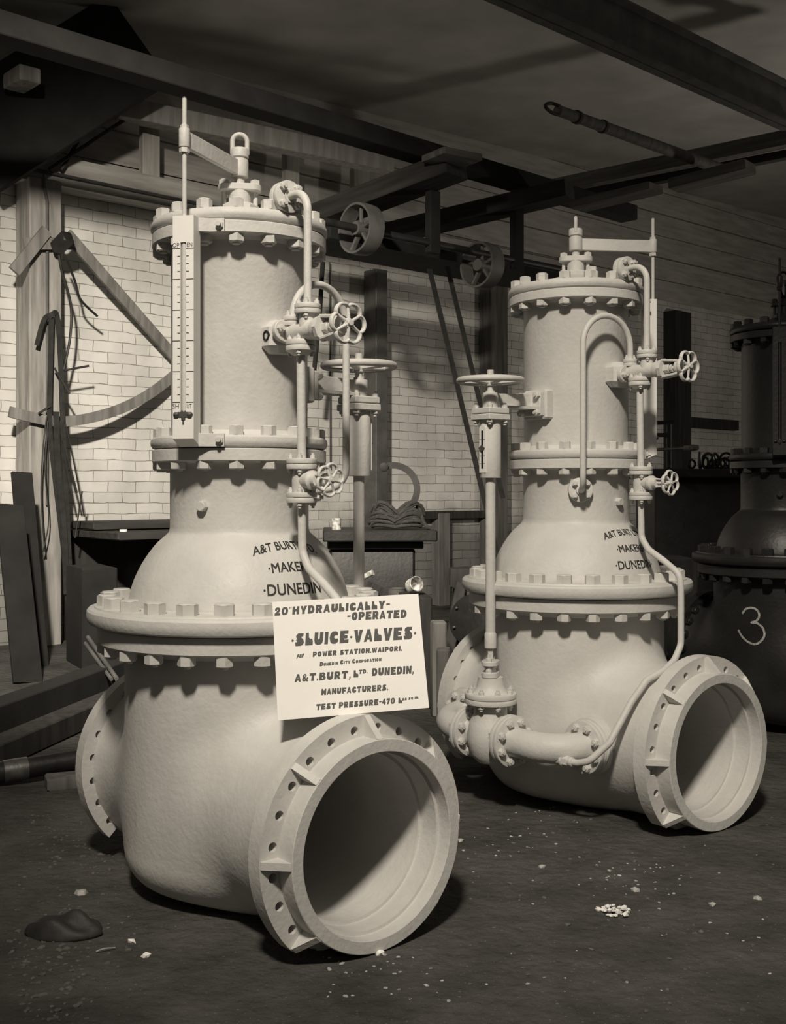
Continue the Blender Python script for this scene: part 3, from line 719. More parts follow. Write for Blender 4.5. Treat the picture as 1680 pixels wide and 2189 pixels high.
    # elbows
    for s_ in (1, -1):
        R_ = .150; x0 = .138; path = []
        xe = x0 + (.225 if s_ > 0 else .205); ye = .333
        zt = ZB if s_ > 0 else ZB + .02
        path = bend([(s_ * x0, BY, ZB), (s_ * (xe), BY, (ZB + zt) / 2), (s_ * xe, ye - .02, zt)], .150, 14)
        el = OB(G().tube(path, .0565, 28), 'bypass_elbow')
        pair(frame((s_ * xe, ye - .005, zt), (0, 1, 0), Z), .1, .019, el, 8, .078, fbig)
        OB(G().cyl(.108, .0, .052, frame((s_ * xe, .264, zt), (0, 1, 0), Z), 48, .004), 'branch_boss', body)
        if s_ > 0:
            q = Vector((xe - .045, BY - .045, ZB - .03)); fr = frame(q, Vector((.25, -.05, -.04)) * 1.0)
            e0 = Vector((.41, .441, .318)); e1 = Vector((.332, .453, .318)); fr = frame(e1, e0 - e1)
            OB(G().hexa(.021, .035, .058, fr).cyl(.0235, .024, .034, fr, 20, .002).cyl(.0185, .0, .026, fr, 18).cyl(.0175, .058, .075, fr, 18, .003), 'pipe_union', el)
    # cast lettering painted in, on the dome over the bore
    if writing:
        def dome_text(txt, az0, az1, z0, h_, arch):
            # measured along the dome's meridian from z0 upward
            def fn(x_, y_):
                az = math.radians(az0 + (az1 - az0) * x_); zz = z0 + arch * (1 - (2 * x_ - 1) ** 2) - arch
                rr = dome_rz(zz); up_ = h_ * y_
                n_ = 8
                for _ in range(n_):
                    r2 = dome_rz(zz + .004); L_ = math.hypot(r2 - rr, .004); stp = up_ / n_
                    zz += .004 * stp / L_; rr = dome_rz(zz)
                e = .003; dr = (dome_rz(zz + e) - dome_rz(zz - e)) / (2 * e); nn = Vector((1, -dr)).normalized()
                rr += nn.x * .0016; zz += nn.y * .0016
                return (rr * math.cos(az), rr * math.sin(az), zz)
            text_obj('dome_lettering', txt, fn, M['letter'], bon, 0.0, 0.0, 0.022)
        sh = -1.5 if m > 0 else -1
        dome_text('A&T BURT L\u1d1b\u1d05.' if False else 'A&T BURT LTD.', -22 + sh, 27 + sh, 1.143, .032, .018)
        dome_text('\u00b7MAKERS\u00b7', -14 + sh, 15 + sh, 1.078, .032, .004)
        dome_text('\u00b7DUNEDIN\u00b7', -18 + sh, 18 + sh, 1.012, .034, .002)
    return root, body

ZS = H - 1.32            # the spigot faces stand on the ground
AX, AY, APSI = -.4943, 3.6800, math.radians(-50.952)
BX, BYY, BPSI = .7696, 4.8048, math.radians(-52.658)
sluice_valve('sluice_valve', 'large light grey sluice valve in front with white sign card on its end flange', (AX, AY, ZS), APSI, 1, M['paint'])
sluice_valve('sluice_valve', 'light grey sluice valve behind right, with bypass handwheel pillar on its left', (BX, BYY, ZS), BPSI, -1, M['paint'])
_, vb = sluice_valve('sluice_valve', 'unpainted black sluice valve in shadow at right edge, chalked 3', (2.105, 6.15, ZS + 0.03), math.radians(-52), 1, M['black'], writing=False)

# chalked figure 3 on the black valve's body
def chalk_three(body, loc, rz):
    R_ = .3645; inv = (Matrix.Translation(loc) @ Matrix.Rotation(rz, 4, 'Z')).inverted()
    px = [(1587, 1312), (1594, 1302), (1606, 1299), (1618, 1304), (1623, 1316), (1617, 1327), (1606, 1331), (1618, 1332), (1630, 1342), (1634, 1357), (1627, 1370), (1614, 1377), (1599, 1372), (1586, 1360), (1578, 1346)]
    pts = []
    for u, v in px:
        # meet the upright cylinder of the body
        d = at(u, v, 1.0) - Vector((0, 0, H)); o = Vector((0, 0, H)); c = Vector((loc[0], loc[1], 0))
        a = d.x ** 2 + d.y ** 2; b = 2 * ((o.x - c.x) * d.x + (o.y - c.y) * d.y); cc = (o.x - c.x) ** 2 + (o.y - c.y) ** 2 - R_ ** 2
        t = (-b - math.sqrt(max(0, b * b - 4 * a * cc))) / (2 * a); pts.append(inv @ (o + d * t))
    g = G(); path = smooth_path(pts, 5)
    rings = []
    for i, p in enumerate(path):
        T = (path[min(i + 1, len(path) - 1)] - path[max(i - 1, 0)]).normalized(); n_ = Vector((p.x, p.y, 0)).normalized(); b_ = T.cross(n_).normalized() * .0055
        rings.append(g.ring([p + b_ + n_ * .001, p - b_ + n_ * .001]))
    for a, b in zip(rings, rings[1:]): g.bm.faces.new((a[0], a[1], b[1], b[0]))
    link('chalk_mark', g.mesh('chalk_mark', M['chalk'], 60), body)
chalk_three(vb, (2.105, 6.15, ZS + 0.03), math.radians(-52))

# ------------------------------------------------------------------ sign card leaning on the front flange
TL, TR, BR, BL = at(582, 1287, 3.218), at(894, 1269, 3.218), at(917, 1513, 3.172), at(594, 1540, 3.172)
cn = (TR - TL).cross(BL - TL).normalized()
if cn.y > 0: cn = -cn
g = G(); a_ = g.ring([TL, TR, BR, BL]); b_ = g.ring([p - cn * .004 for p in (TL, TR, BR, BL)]); g.bridge(a_, b_); g.bm.faces.new(a_); g.bm.faces.new(b_)
card = tag(g.obj('sign_card', M['card']), 'white hand lettered sign card leaning on the front valve end flange', 'sign')
def card_pt(zx, zy, off=.0008):
    # a pixel of the enlarged card (corner pixels known) to a point on the card
    c = [(90, 175), (1485, 85), (1585, 1155), (148, 1283)]
    s_ = t_ = .5
    for _ in range(12):
        fx = lambda s, t: Vector((c[0][0] * (1 - s) * (1 - t) + c[1][0] * s * (1 - t) + c[2][0] * s * t + c[3][0] * (1 - s) * t, c[0][1] * (1 - s) * (1 - t) + c[1][1] * s * (1 - t) + c[2][1] * s * t + c[3][1] * (1 - s) * t))
        p = fx(s_, t_); e = Vector((zx, zy)) - p; ds = (fx(s_ + .01, t_) - p) / .01; dt = (fx(s_, t_ + .01) - p) / .01
        det = ds.x * dt.y - ds.y * dt.x; s_ += (e.x * dt.y - e.y * dt.x) / det; t_ += (ds.x * e.y - ds.y * e.x) / det
    return TL * (1 - s_) * (1 - t_) + TR * s_ * (1 - t_) + BR * s_ * t_ + BL * (1 - s_) * t_ + cn * off
# blocky poster letters with tiny counters, drawn as outlines in a 0..1 box
GL = {
 'A': [[(0, 0), (.34, 1), (.66, 1), (1, 0), (.70, 0), (.64, .17), (.36, .17), (.30, 0)], [(.43, .36), (.57, .36), (.50, .58)]],
 'B': [[(0, 0), (0, 1), (.66, 1), (.86, .90), (.90, .74), (.78, .58), (.94, .46), (1, .27), (.90, .08), (.68, 0)], [(.40, .66), (.56, .66), (.56, .80), (.40, .80)], [(.40, .20), (.58, .20), (.58, .40), (.40, .40)]],
 'C': [[(.94, .66), (.90, .88), (.70, 1), (.34, 1), (.08, .80), (0, .48), (.10, .16), (.36, 0), (.72, 0), (.96, .14), (1, .40), (.62, .40), (.50, .52), (.56, .66)]],
 'D': [[(0, 0), (0, 1), (.58, 1), (.88, .84), (1, .5), (.88, .14), (.58, 0)], [(.40, .28), (.54, .34), (.58, .5), (.54, .68), (.40, .74)]],
 'E': [[(0, 0), (0, 1), (.94, 1), (.94, .74), (.52, .74), (.52, .64), (.86, .62), (.86, .38), (.52, .36), (.52, .28), (1, .28), (1, 0)]],
 'F': [[(0, 0), (0, 1), (1, 1), (1, .72), (.48, .72), (.48, .60), (.86, .58), (.86, .34), (.44, .32), (.44, 0)]],
 'G': [[(.94, .66), (.90, .88), (.70, 1), (.34, 1), (.08, .80), (0, .48), (.10, .16), (.36, 0), (.72, 0), (1, .10), (1, .46), (.62, .46), (.50, .54), (.56, .66)]],
 'H': [[(0, 0), (0, 1), (.38, 1), (.38, .66), (.62, .66), (.62, 1), (1, 1), (1, 0), (.62, 0), (.62, .36), (.38, .36), (.38, 0)]],
 'I': [[(0, 0), (0, 1), (1, 1), (1, 0)]],
 'L': [[(0, 0), (0, 1), (.40, 1), (.46, .62), (.60, .52), (.90, .50), (1, .30), (1, 0)]],
 'M': [[(0, 0), (0, 1), (.30, 1), (.50, .62), (.70, 1), (1, 1), (1, 0), (.58, 0), (.56, .30), (.50, .16), (.44, .30), (.42, 0)]],
 'N': [[(0, 0), (0, 1), (.40, 1), (.62, .50), (.62, 1), (1, 1), (1, 0), (.62, 0), (.40, .44), (.40, 0)]],
 'O': [[(.30, 0), (.08, .18), (0, .5), (.08, .82), (.30, 1), (.70, 1), (.92, .82), (1, .5), (.92, .18), (.70, 0)], [(.44, .36), (.56, .36), (.60, .5), (.56, .64), (.44, .64), (.40, .5)]],
 'P': [[(0, 0), (0, 1), (.68, 1), (.92, .88), (1, .66), (.92, .42), (.68, .30), (.44, .30), (.42, 0)], [(.42, .56), (.56, .58), (.58, .68), (.56, .76), (.42, .78)]],
 'Q': [[(.30, 0), (.08, .18), (0, .5), (.08, .82), (.30, 1), (.70, 1), (.92, .82), (1, .5), (.92, .2), (1, -.14), (.72, -.14), (.6, 0)], [(.42, .36), (.58, .36), (.60, .5), (.58, .64), (.42, .64), (.40, .5)]],
 'R': [[(0, 0), (0, 1), (.66, 1), (.90, .88), (.96, .66), (.88, .46), (.76, .38), (1, 0), (.58, 0), (.44, .30), (.40, 0)], [(.40, .58), (.54, .60), (.56, .68), (.54, .76), (.40, .78)]],
 'S': [[(.18, .60), (.06, .74), (.14, .92), (.34, 1), (.92, .98), (.88, .74), (.66, .74), (.72, .62), (.94, .46), (1, .24), (.88, .06), (.62, 0), (.06, 0), (0, .30), (.22, .30), (.10, .46)]],
 'T': [[(.28, 0), (.32, .70), (0, .66), (0, 1), (1, 1), (1, .66), (.68, .70), (.72, 0)]],
 'U': [[(0, 1), (0, .34), (.10, .10), (.34, 0), (.66, 0), (.90, .10), (1, .34), (1, 1), (.60, 1), (.60, .50), (.50, .40), (.42, .50), (.42, 1)]],
 'V': [[(.30, 0), (0, 1), (.42, 1), (.52, .48), (.62, 1), (1, 1), (.70, 0)]],
 'W': [[(.16, 0), (0, 1), (.26, 1), (.34, .48), (.42, 1), (.60, 1), (.68, .48), (.76, 1), (1, 1), (.84, 0), (.58, 0), (.50, .34), (.42, 0)]],
 'Y': [[(.30, 0), (.30, .40), (0, 1), (.40, 1), (.50, .66), (.62, 1), (1, 1), (.70, .40), (.70, 0)]],
 '0': [[(.30, 0), (.08, .18), (0, .5), (.08, .82), (.30, 1), (.70, 1), (.92, .82), (1, .5), (.92, .18), (.70, 0)], [(.42, .26), (.58, .26), (.64, .5), (.58, .74), (.42, .74), (.36, .5)]],
 '2': [[(0, 0), (.02, .24), (.50, .60), (.52, .74), (.40, .76), (.36, .60), (.04, .60), (.06, .86), (.30, 1), (.70, 1), (.94, .84), (.94, .58), (.70, .32), (.62, .28), (1, .30), (1, 0)]],
 '4': [[(.50, 0), (.50, .18), (0, .20), (0, .44), (.46, 1), (.86, 1), (.86, .44), (1, .44), (1, .18), (.86, .18), (.86, 0)], [(.34, .44), (.52, .44), (.52, .66)]],
 '7': [[(.14, 0), (.50, .68), (0, .66), (0, 1), (1, 1), (1, .76), (.58, 0)]],
 '.': [[(0, 0), (0, .26), (1, .26), (1, 0)]], ',': [[(0, -.18), (.3, 0), (.2, .24), (1, .24), (1, 0), (.5, -.18)]], '-': [[(0, .44), (0, .62), (1, .62), (1, .44)]],
 '"': [[(.1, .72), (0, 1), (.38, 1), (.34, .72)], [(.66, .72), (.6, 1), (1, 1), (.9, .72)]], '*': [[(.5 + .5 * math.cos(k * PI / 5), .45 + .10 * math.sin(k * PI / 5)) for k in range(10)]],
 '&': [[(.36, 0), (.08, .10), (0, .30), (.16, .50), (.10, .74), (.30, .96), (.56, .96), (.70, .78), (.62, .58), (.50, .50), (.66, .32), (.78, .52), (1, .52), (.86, .18), (1, 0), (.72, 0), (.62, .08)], [(.34, .22), (.46, .22), (.34, .38), (.24, .30)], [(.34, .66), (.44, .62), (.50, .74), (.40, .82)]],
}
WD_ = {'I': .40, '.': .24, ',': .26, '-': .55, '"': .32, '*': .26, ' ': .45, 'W': 1.25, 'M': 1.1, 'L': .85, '4': .85, '2': .85, '7': .8}
def glyph_tris(ch):
    if ch not in glyph_tris.c:
        from mathutils.geometry import tessellate_polygon
        loops = [[Vector((x, y, 0)) for x, y in l] for l in GL[ch]]
        if ch == '"': 
            flat = []; tr = []
            for l in loops:
                k = len(flat); flat += l; tr += [tuple(i + k for i in t) for t in tessellate_polygon([l])]
            glyph_tris.c[ch] = (flat, tr)
        else: glyph_tris.c[ch] = (sum(loops, []), tessellate_polygon(loops))
    return glyph_tris.c[ch]
glyph_tris.c = {}
def card_line(txt, x0, y0, x1, y1, h, gap=.16, shear=0.0, caps=None):
    """one painted line: baseline from (x0,y0) to (x1,y1), letter height h, all in card pixels"""
    sizes = [(1.0 if caps is None or i in caps else .72) for i in range(len(txt))]
    tot = sum((WD_.get(c, 1.0) + gap) * s_ for c, s_ in zip(txt, sizes)) - gap
    L_ = math.hypot(x1 - x0, y1 - y0); ex = ((x1 - x0) / L_, (y1 - y0) / L_); k = L_ / tot; V, Q = [], []; cur = 0.0
    for c, s_ in zip(txt, sizes):
        w = WD_.get(c, 1.0) * s_
        if c != ' ':
            vs2, tr = glyph_tris(c); b = len(V)
            for p in vs2:
                a = (cur + w * p.x) * k + shear * p.y * h * s_; hh = h * s_ * p.y
                V.append(card_pt(x0 + ex[0] * a - ex[1] * -hh * 0 + (hh * .06), y0 + ex[1] * a - hh))
            Q += [tuple(i + b for i in t) for t in tr]
        cur += w + gap * s_
    me = bpy.data.meshes.new('sign_lettering'); me.from_pydata(V, [], Q); me.materials.append(M['ink']); link('sign_lettering', me, card)
card_line('20"HYDRAULICALLY-', 112, 304, 1212, 226, 76)
card_line('-OPERATED', 805, 345, 1372, 313, 76)
card_line('*SLUICE*VALVES*', 272, 592, 1462, 512, 118)
card_line('FOR', 322, 706, 388, 694, 36, shear=.25)
card_line('POWER STATION.WAIPORI.', 478, 690, 1328, 625, 47)
card_line('DUNEDIN CITY CORPORATION', 545, 777, 1130, 722, 40, caps=(0, 8, 13))
card_line('A&T.BURT,', 305, 926, 838, 886, 72)
card_line('L', 866, 878, 912, 876, 66)
card_line('TD.', 916, 846, 1000, 838, 38)
card_line('DUNEDIN,', 1042, 864, 1438, 836, 72)
card_line('MANUFACTURERS.', 560, 1044, 1195, 996, 56)
card_line('TEST PRESSURE-470', 512, 1184, 1260, 1118, 54)
card_line('L', 1292, 1116, 1328, 1113, 52)
card_line('BS SQ IN.', 1330, 1090, 1488, 1070, 22)

# ------------------------------------------------------------------ building timbers and steel
def thing(name, mt, g, label, cat, group=None, angle=35):
    return tag(g.obj(name, mt, None, angle), label, cat, group)
def wpost(name, mt, u0, u1, vref, off, dep, z0, z1, label, cat, bev=.008, group=None):
    s0 = ws(u0, vref, off)[0]; s1 = ws(u1, vref, off)[0]
    return tag(wbox(name, mt, s0, s1, off - dep, off, z0, z1, bev=bev), label, cat, group)
P0F = .30
post = wpost('timber_post', M['post'], 64, 132, 700, P0F, .27, 0, 3.80, 'square timber post at far left against the whitewashed brick wall', 'post')
zt, zb = ws(149, 338, .24)[1], ws(149, 401, .24)[1]
tag(wbox('wall_plate', M['xwood'], -9, 3.2, .02, .24, zb, zt), 'long horizontal timber plate along the top of the brick wall, over the far left post', 'beam')
p0 = wp(60, 360, .26); p1_ = p0 + WD * 2.6 + Vector((0, 0, -.02))
thing('conduit', M['irongrey'], G().tube([p0, p1_], .014, 10), 'thin conduit running along the face of the wall plate', 'conduit')
c0 = wp(95, 372, P0F + .02)
thing('conduit', M['irongrey'], G().tube(bend([c0, wp(94, 395, P0F + .02), wp(101, 430, P0F + .02), wp(101, 690, P0F + .02), wp(101, 1080, P0F + .02)], .1), .013, 10), 'thin upright conduit on the front of the far left post', 'conduit')
for u0, u1, lab in ((306, 343, 'short upright stud on the plank wall, behind the scale rod of the front valve'), (612, 641, 'short upright stud on the plank wall, right of the front valve lifting eye'), (757, 792, 'short upright stud on the plank wall, farthest right of the three')):
    wpost('wall_stud', M['pale'], u0, u1, 330, .21, .08, zt - .01, 4.62, lab, 'stud')
def beam(name, mt, a, b, w, h, label, ext=(0, 0), cat='beam', up=(0, 0, 1)):
    a, b = Vector(a), Vector(b); d = b - a; a2 = a - d * ext[0]; b2 = b + d * ext[1]
    g = G().bar((0, 0, -(b2 - a2).length / 2), (0, 0, (b2 - a2).length / 2), w, h, (1, 0, 0), .006)
    o = g.obj(name, mt); o.matrix_world = frame((a2 + b2) / 2, b2 - a2, up); return tag(o, label, cat)
beam('roof_beam', M['xwood'], at(400, 262, 9.9), at(834, 351, 10.95), .16, .17, 'pale timber beam under the roof, ending above the front valve lifting eye', (.30, 0))
beam('roof_beam', M['near_black'], at(440, 190, 7.55), at(1190, 412, 10.16), .19, .14, 'long dark timber beam crossing the roof from upper left to centre right', (.55, .3))
a, b = at(1120, 22, 7.11), at(1665, 265, 9.32); d = (b - a); a2, b2 = a - d * .5, b + d * .06; L_ = (b2 - a2).length
g = G(); hI = .33
g.box((hI / 2, 0, 0), (hI, .014, L_)).box((.008, 0, 0), (.016, .15, L_)).box((hI, 0, 0), (.016, .15, L_))
o = g.obj('steel_girder', M['irongrey']); o.matrix_world = frame((a2 + b2) / 2, d, (0, 0, 1)); tag(o, 'riveted steel I-beam girder crossing the upper right corner', 'girder')
beam('cross_beam', M['timber'], at(1190, 398, 11.2), at(1650, 303, 9.85), .12, .13, 'horizontal cross beam below the girder at upper right', (.12, .25))
beam('cross_beam', M['darkwood'], at(1215, 420, 11.3), at(1650, 337, 10.0), .10, .07, 'thin dark beam directly below the upper right cross beam', (.1, .25))
beam('staging_plank', M['timber'], at(1232, 442, 9.4), at(1402, 401, 8.9), .22, .06, 'short staging plank overhead, above the scale rod of the second valve', (.0, 0), 'plank')
beam('staging_plank', M['timber'], at(1440, 398, 9.2), at(1604, 356, 8.8), .22, .08, 'short staging plank overhead at right, nearest the right edge', (0, 0), 'plank')
beam('staging_plank', M['timber'], at(925, 330, 8.6), at(1006, 346, 8.8), .30, .05, 'short staging plank with a pale cut end, above centre', (.0, 0), 'plank')
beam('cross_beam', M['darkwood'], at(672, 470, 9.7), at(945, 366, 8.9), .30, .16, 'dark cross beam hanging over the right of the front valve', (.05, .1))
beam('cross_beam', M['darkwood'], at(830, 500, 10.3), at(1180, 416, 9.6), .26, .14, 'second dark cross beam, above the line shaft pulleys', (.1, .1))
beam('brace_shade_panel', M['near_black'], wp(44, 244, .46), wp(270, 102, .80), .10, .80, 'knee brace widened to a near black panel, standing in for the shaded roof corner at upper left', (.5, .12))  # brace enlarged into a dark slab that stands in for shade on the boards
beam('tie_rod', M['iron'], wp(105, 362, .34), wp(318, 222, .38), .03, .03, 'dark tie rod beside the knee brace at upper left', (.0, .0), 'rod')
beam('tie_rod', M['iron'], wp(130, 365, .30), wp(188, 265, .36), .03, .03, 'short dark rod below the knee brace, from wall plate to roof', (0, .0), 'rod')
wpost('beam_end', M['post'], 42, 88, 150, .9, .3, ws(60, 172, .9)[1], ws(60, 140, .9)[1], 'pale beam end high in the top left corner', 'beam')
# pole slung under the roof
pa, pb_ = at(1192, 236, 7.6), at(1470, 336, 9.0); d = pb_ - pa
root = tag(empty('slung_pole', pa), 'round wooden pole with a bound end slung under the roof at upper right', 'pole')
def sub(o, r): 
    o.parent = r; o.matrix_parent_inverse = Matrix.Translation(r.location).inverted(); return o
sub(G().tube([pa, pa + d * .5, pa + d * 1.35], [.036, .042, .046], 20).obj('pole', M['timber']), root)
sub(G().tube([pa + d * .12, pa + d * .135], .046, 18).obj('binding', M['rope']), root); sub(G().tube([pa + d * .30, pa + d * .315], .047, 18).obj('binding', M['rope']), root)
sub(G().tube(smooth_path([pa + d * .12, pa - d * .02 + Vector((0, 0, .035)), pa - d * .08, pa - d * .02 - Vector((0, 0, .03)), pa + d * .11]), .012, 8).obj('rope_loop', M['rope']), root)
# columns and framing on the wall towards the right
wpost('iron_column', M['irongrey'], 804, 829, 800, .24, .2, 0, 3.55, 'dark upright column on the brick wall, right of the front valve', 'column')
q0 = ws(834, 800, .17)[0]
thing('conduit', M['irongrey'], G().tube([wl(q0, .05, .95), wl(q0, .05, 3.45)], .03, 12), 'pale pipe running up the wall along the dark column', 'pipe')
wpost('wall_post', M['timber'], 1050, 1086, 900, .2, .19, 0, 3.7, 'timber post on the wall just left of the second valve', 'post')
wpost('wall_post', M['darkwood'], 1444, 1478, 900, .2, .19, 0, 3.7, 'dark timber post on the wall right of the second valve', 'post')
sA, zA = ws(885, 1094, .12); sB, _ = ws(1050, 1094, .12); _, zA2 = ws(885, 1110, .12)
tag(wbox('wall_rail', M['darkwood'], sA, sB, 0, .12, zA2, zA), 'dark horizontal rail on the lower wall behind the rope coil', 'rail')
wpost('wall_stud', M['timber'], 938, 963, 1200, .13, .12, 0, zA - .02, 'short timber upright below the rail on the lower wall', 'stud')
wpost('wall_rail', M['darkwood'], 1478, 1580, 900, .1, .09, ws(1500, 915, .1)[1], ws(1500, 893, .1)[1], 'dark horizontal rail on the wall left of the black valve', 'rail')

# ------------------------------------------------------------------ line shaft, pulleys and belts
c1 = at(772, 490, 8.6)
root = tag(empty('line_shaft', c1), 'dark overhead line shaft with two pulleys between the valves', 'line shaft')
sub(G().tube([c1 - WD * 1.2, c1 + WD * 2.4], .03, 16).obj('shaft', M['iron']), root)
for k, t in enumerate((0, 1.32)):
    c = c1 + WD * t - Vector((0, 0, .10 * k)); fr = frame(c, WD, (0, 0, 1)); R = .19
    g = G(); g.rev([(R, -.07), (R + .006, 0), (R, .07), (R - .018, .07), (R - .016, 0), (R - .018, -.07)], fr, 48, close=True)
    g.cyl(.05, -.06, .06, fr, 24)
    pu = sub(g.obj('pulley', M['irongrey']), root)
    for q in range(5):
        a = 2 * PI * q / 5; e = fr @ Vector((math.cos(a) * .04, math.sin(a) * .04, 0)); f_ = fr @ Vector((math.cos(a) * (R - .01), math.sin(a) * (R - .01), 0))
        sp_ = G().tube([e, f_], .016, 8, rx=.026).obj('spoke', M['irongrey']); sp_.parent = pu
for nm, t in (('hanger', .75), ('hanger', 1.75)):
    c = c1 + WD * t; sub(G().bar(c - Vector((0, 0, .08)), c + Vector((0, 0, .42)), .07, .12, WD, .01).obj(nm, M['near_black']), root)
root = tag(empty('drive_belt', at(940, 600, 9.4)), 'dark flat drive belt slanting down from the overhead pulley left of the second valve', 'belt')
for (u0, v0, u1, v1, y0, y1) in ((918, 575, 1050, 1130, 9.5, 9.2), (956, 570, 1062, 1010, 9.8, 9.5)):
    p_, q_ = at(u0, v0, y0), at(u1, v1, y1); q_ = q_ + (q_ - p_) * .12
    sub(G().strip([p_, q_], WN, .055, .007).obj('belt_run', M['leather']), root)
thing('hanging_rod', M['iron'], G().tube([at(690, 560, 10.6), at(684, 660, 10.6), at(668, 830, 10.6)], .022, 8), 'dark rod hanging by the wall behind the loop pipe of the front valve', 'rod')
thing('hanging_wire', M['iron'], G().tube([wp(705, 560, .06), wp(706, 1000, .06)], .006, 6), 'thin wire hanging down the wall left of the dark column', 'wire')

dk = c1 + Vector((-.12, .15, -.02)) 
o = G().box((0, 0, 0), (2.9, .55, .15), None, .01).obj('staging_deck', M['near_black']); o.location = at(741, 478, 8.75) + WD * 1.45 - WN * .48 + Vector((0, 0, .0)); o.rotation_euler = (0, 0, TH); tag(o, 'sooty staging deck slung under the roof behind the line shaft', 'deck')
# ------------------------------------------------------------------ things on the far left post
root = tag(empty('wooden_hoop_frame', wp(140, 520, .42)), 'wooden pattern frame of laths with a curved strip, hung on the far left post', 'frame')
for (u0, v0, u1, v1, o0, o1) in ((50, 521, 168, 521, .352, .352), (143, 500, 392, 785, .375, .12), (100, 492, 30, 580, .375, .375)):
    sub(G().bar(wp(u0, v0, o0), wp(u1, v1, o1), .03, .10, WN, .003).obj('lath', M['lath']) if False else G().strip([wp(u0, v0, o0), wp(u1, v1, o1)], WN, .095, .03).obj('lath', M['lath']), root)
crv = [wp(u, v, o) for u, v, o in ((20, 880, .352), (60, 890, .352), (120, 901, .352), (180, 896, .34), (250, 877, .28), (310, 848, .22), (360, 812, .16), (395, 780, .12))]
sub(G().strip(smooth_path(crv, 6), WN, .085, .03).obj('curved_strip', M['lath']), root)
thing('iron_bracket', M['iron'], G().bar(wp(120, 532, .40), wp(146, 505, .55), .10, .10, (0, 0, 1), .01), 'dark bracket jutting from the far left post under the lath frame', 'bracket')
def strap(pts, w, label, flat=True, off=.37, group='straps and wires hanging on the far left post', t=.008):
    P = smooth_path([wp(u, v, o if False else off + e) for (u, v, e) in pts], 6)
    g = G().strip(P, WN, w, t) if flat else G().tube(P, w, 8)
    return thing('leather_strap' if flat else 'hanging_wire', M['leather'] if flat else M['iron'], g, label, 'strap' if flat else 'wire', group)
strap([(98, 684, .03), (112, 672, .06), (122, 676, .05), (129, 760, .03), (134, 900, .03), (142, 1080, .03), (150, 1230, .05)], .042, 'broad leather strap looped over the peg on the far left post, right run')
strap([(78, 738, .03), (88, 700, .04), (96, 680, .05), (106, 674, .04)], .036, 'short bent leather strap end sticking out left of the peg on the far left post')
strap([(110, 676, .04), (108, 760, .03), (106, 900, .03), (116, 1010, .03), (134, 1160, .04), (146, 1290, .06)], .040, 'broad leather strap hanging straight from the peg, left run')
strap([(120, 880, .05), (124, 1000, .05), (136, 1120, .06), (142, 1270, .08)], .05, 'widest dark leather strap low in the hanging bundle')
strap([(128, 900, .04), (140, 990, .04), (153, 1057, .04)], .018, 'short narrow strap ending beside the brick wall, left of two')
strap([(134, 940, .05), (150, 1000, .05), (164, 1054, .05)], .018, 'short narrow strap ending beside the brick wall, right of two')
strap([(100, 890, .05), (92, 960, .05), (88, 1060, .05), (96, 1180, .05)], .006, 'thin wire bowed out left of the hanging straps', False)
strap([(102, 900, .06), (96, 1000, .06), (104, 1110, .06), (92, 1180, .06)], .005, 'thin wire crossing the hanging straps near the post foot', False)
strap([(138, 900, .04), (152, 960, .04), (166, 1030, .04), (180, 1105, .04)], .006, 'long thin wire hanging right of the straps over the bricks', False)
strap([(176, 1050, .04), (168, 1100, .04), (160, 1150, .04)], .006, 'short thin wire leaning across the long hanging wire', False)
strap([(126, 545, .12), (132, 580, .1), (151, 650, .06), (150, 720, .04), (136, 790, .03)], .011, 'dark cord hanging from the bracket down to the straps', False)
strap([(138, 545, .12), (160, 600, .08), (172, 640, .05), (208, 676, .0)], .010, 'dark cord slanting from the bracket towards the brick wall', False)
for (u0, v0, u1, v1, lab) in ((137, 792, 190, 782, 'short stick poking right from the hanging straps'), (116, 786, 149, 842, 'short stick poking down right from the hanging straps'), (82, 884, 108, 868, 'short stick poking down left from the hanging straps')):
    thing('stick', M['darkwood'], G().tube([wp(u0, v0, .40), wp(u1, v1, .42)], .009, 6), lab, 'stick')

# ------------------------------------------------------------------ benches and clutter
def abox(name, mt, u0, u1, v0, v1, y, dep, label, cat, rz=0.0, z0=None, bev=.01, parent=None):
    a = at(u0, v0, y); b = at(u1, v1, y); zz0 = b.z if z0 is None else z0
    o = G().box((0, dep / 2, 0), (b.x - a.x, dep, a.z - zz0), None, bev).obj(name, mt)
    o.location = ((a.x + b.x) / 2, y, (a.z + zz0) / 2); o.rotation_euler = (0, 0, rz)
    if label: tag(o, label, cat)
    return o
# surface plate on a cast pedestal
root = tag(empty('surface_table', at(815, 1400, 8.6)), 'dark cast iron table with overhanging top, standing between the two pale valves', 'table')
root.location.z = 0
def tb(o): 
    m_ = o.location.copy(); o.parent = root; o.location = m_ - root.location; return o
tb(abox('table_top', M['iron'], 690, 936, 1134, 1158, 8.25, .8, None, None, .06))
tb(abox('pedestal', M['iron'], 704, 888, 1172, 1300, 8.4, .55, None, None, .06, 0.0, .02))
tb(abox('corbel', M['iron'], 700, 906, 1157, 1174, 8.35, .62, None, None, .06))
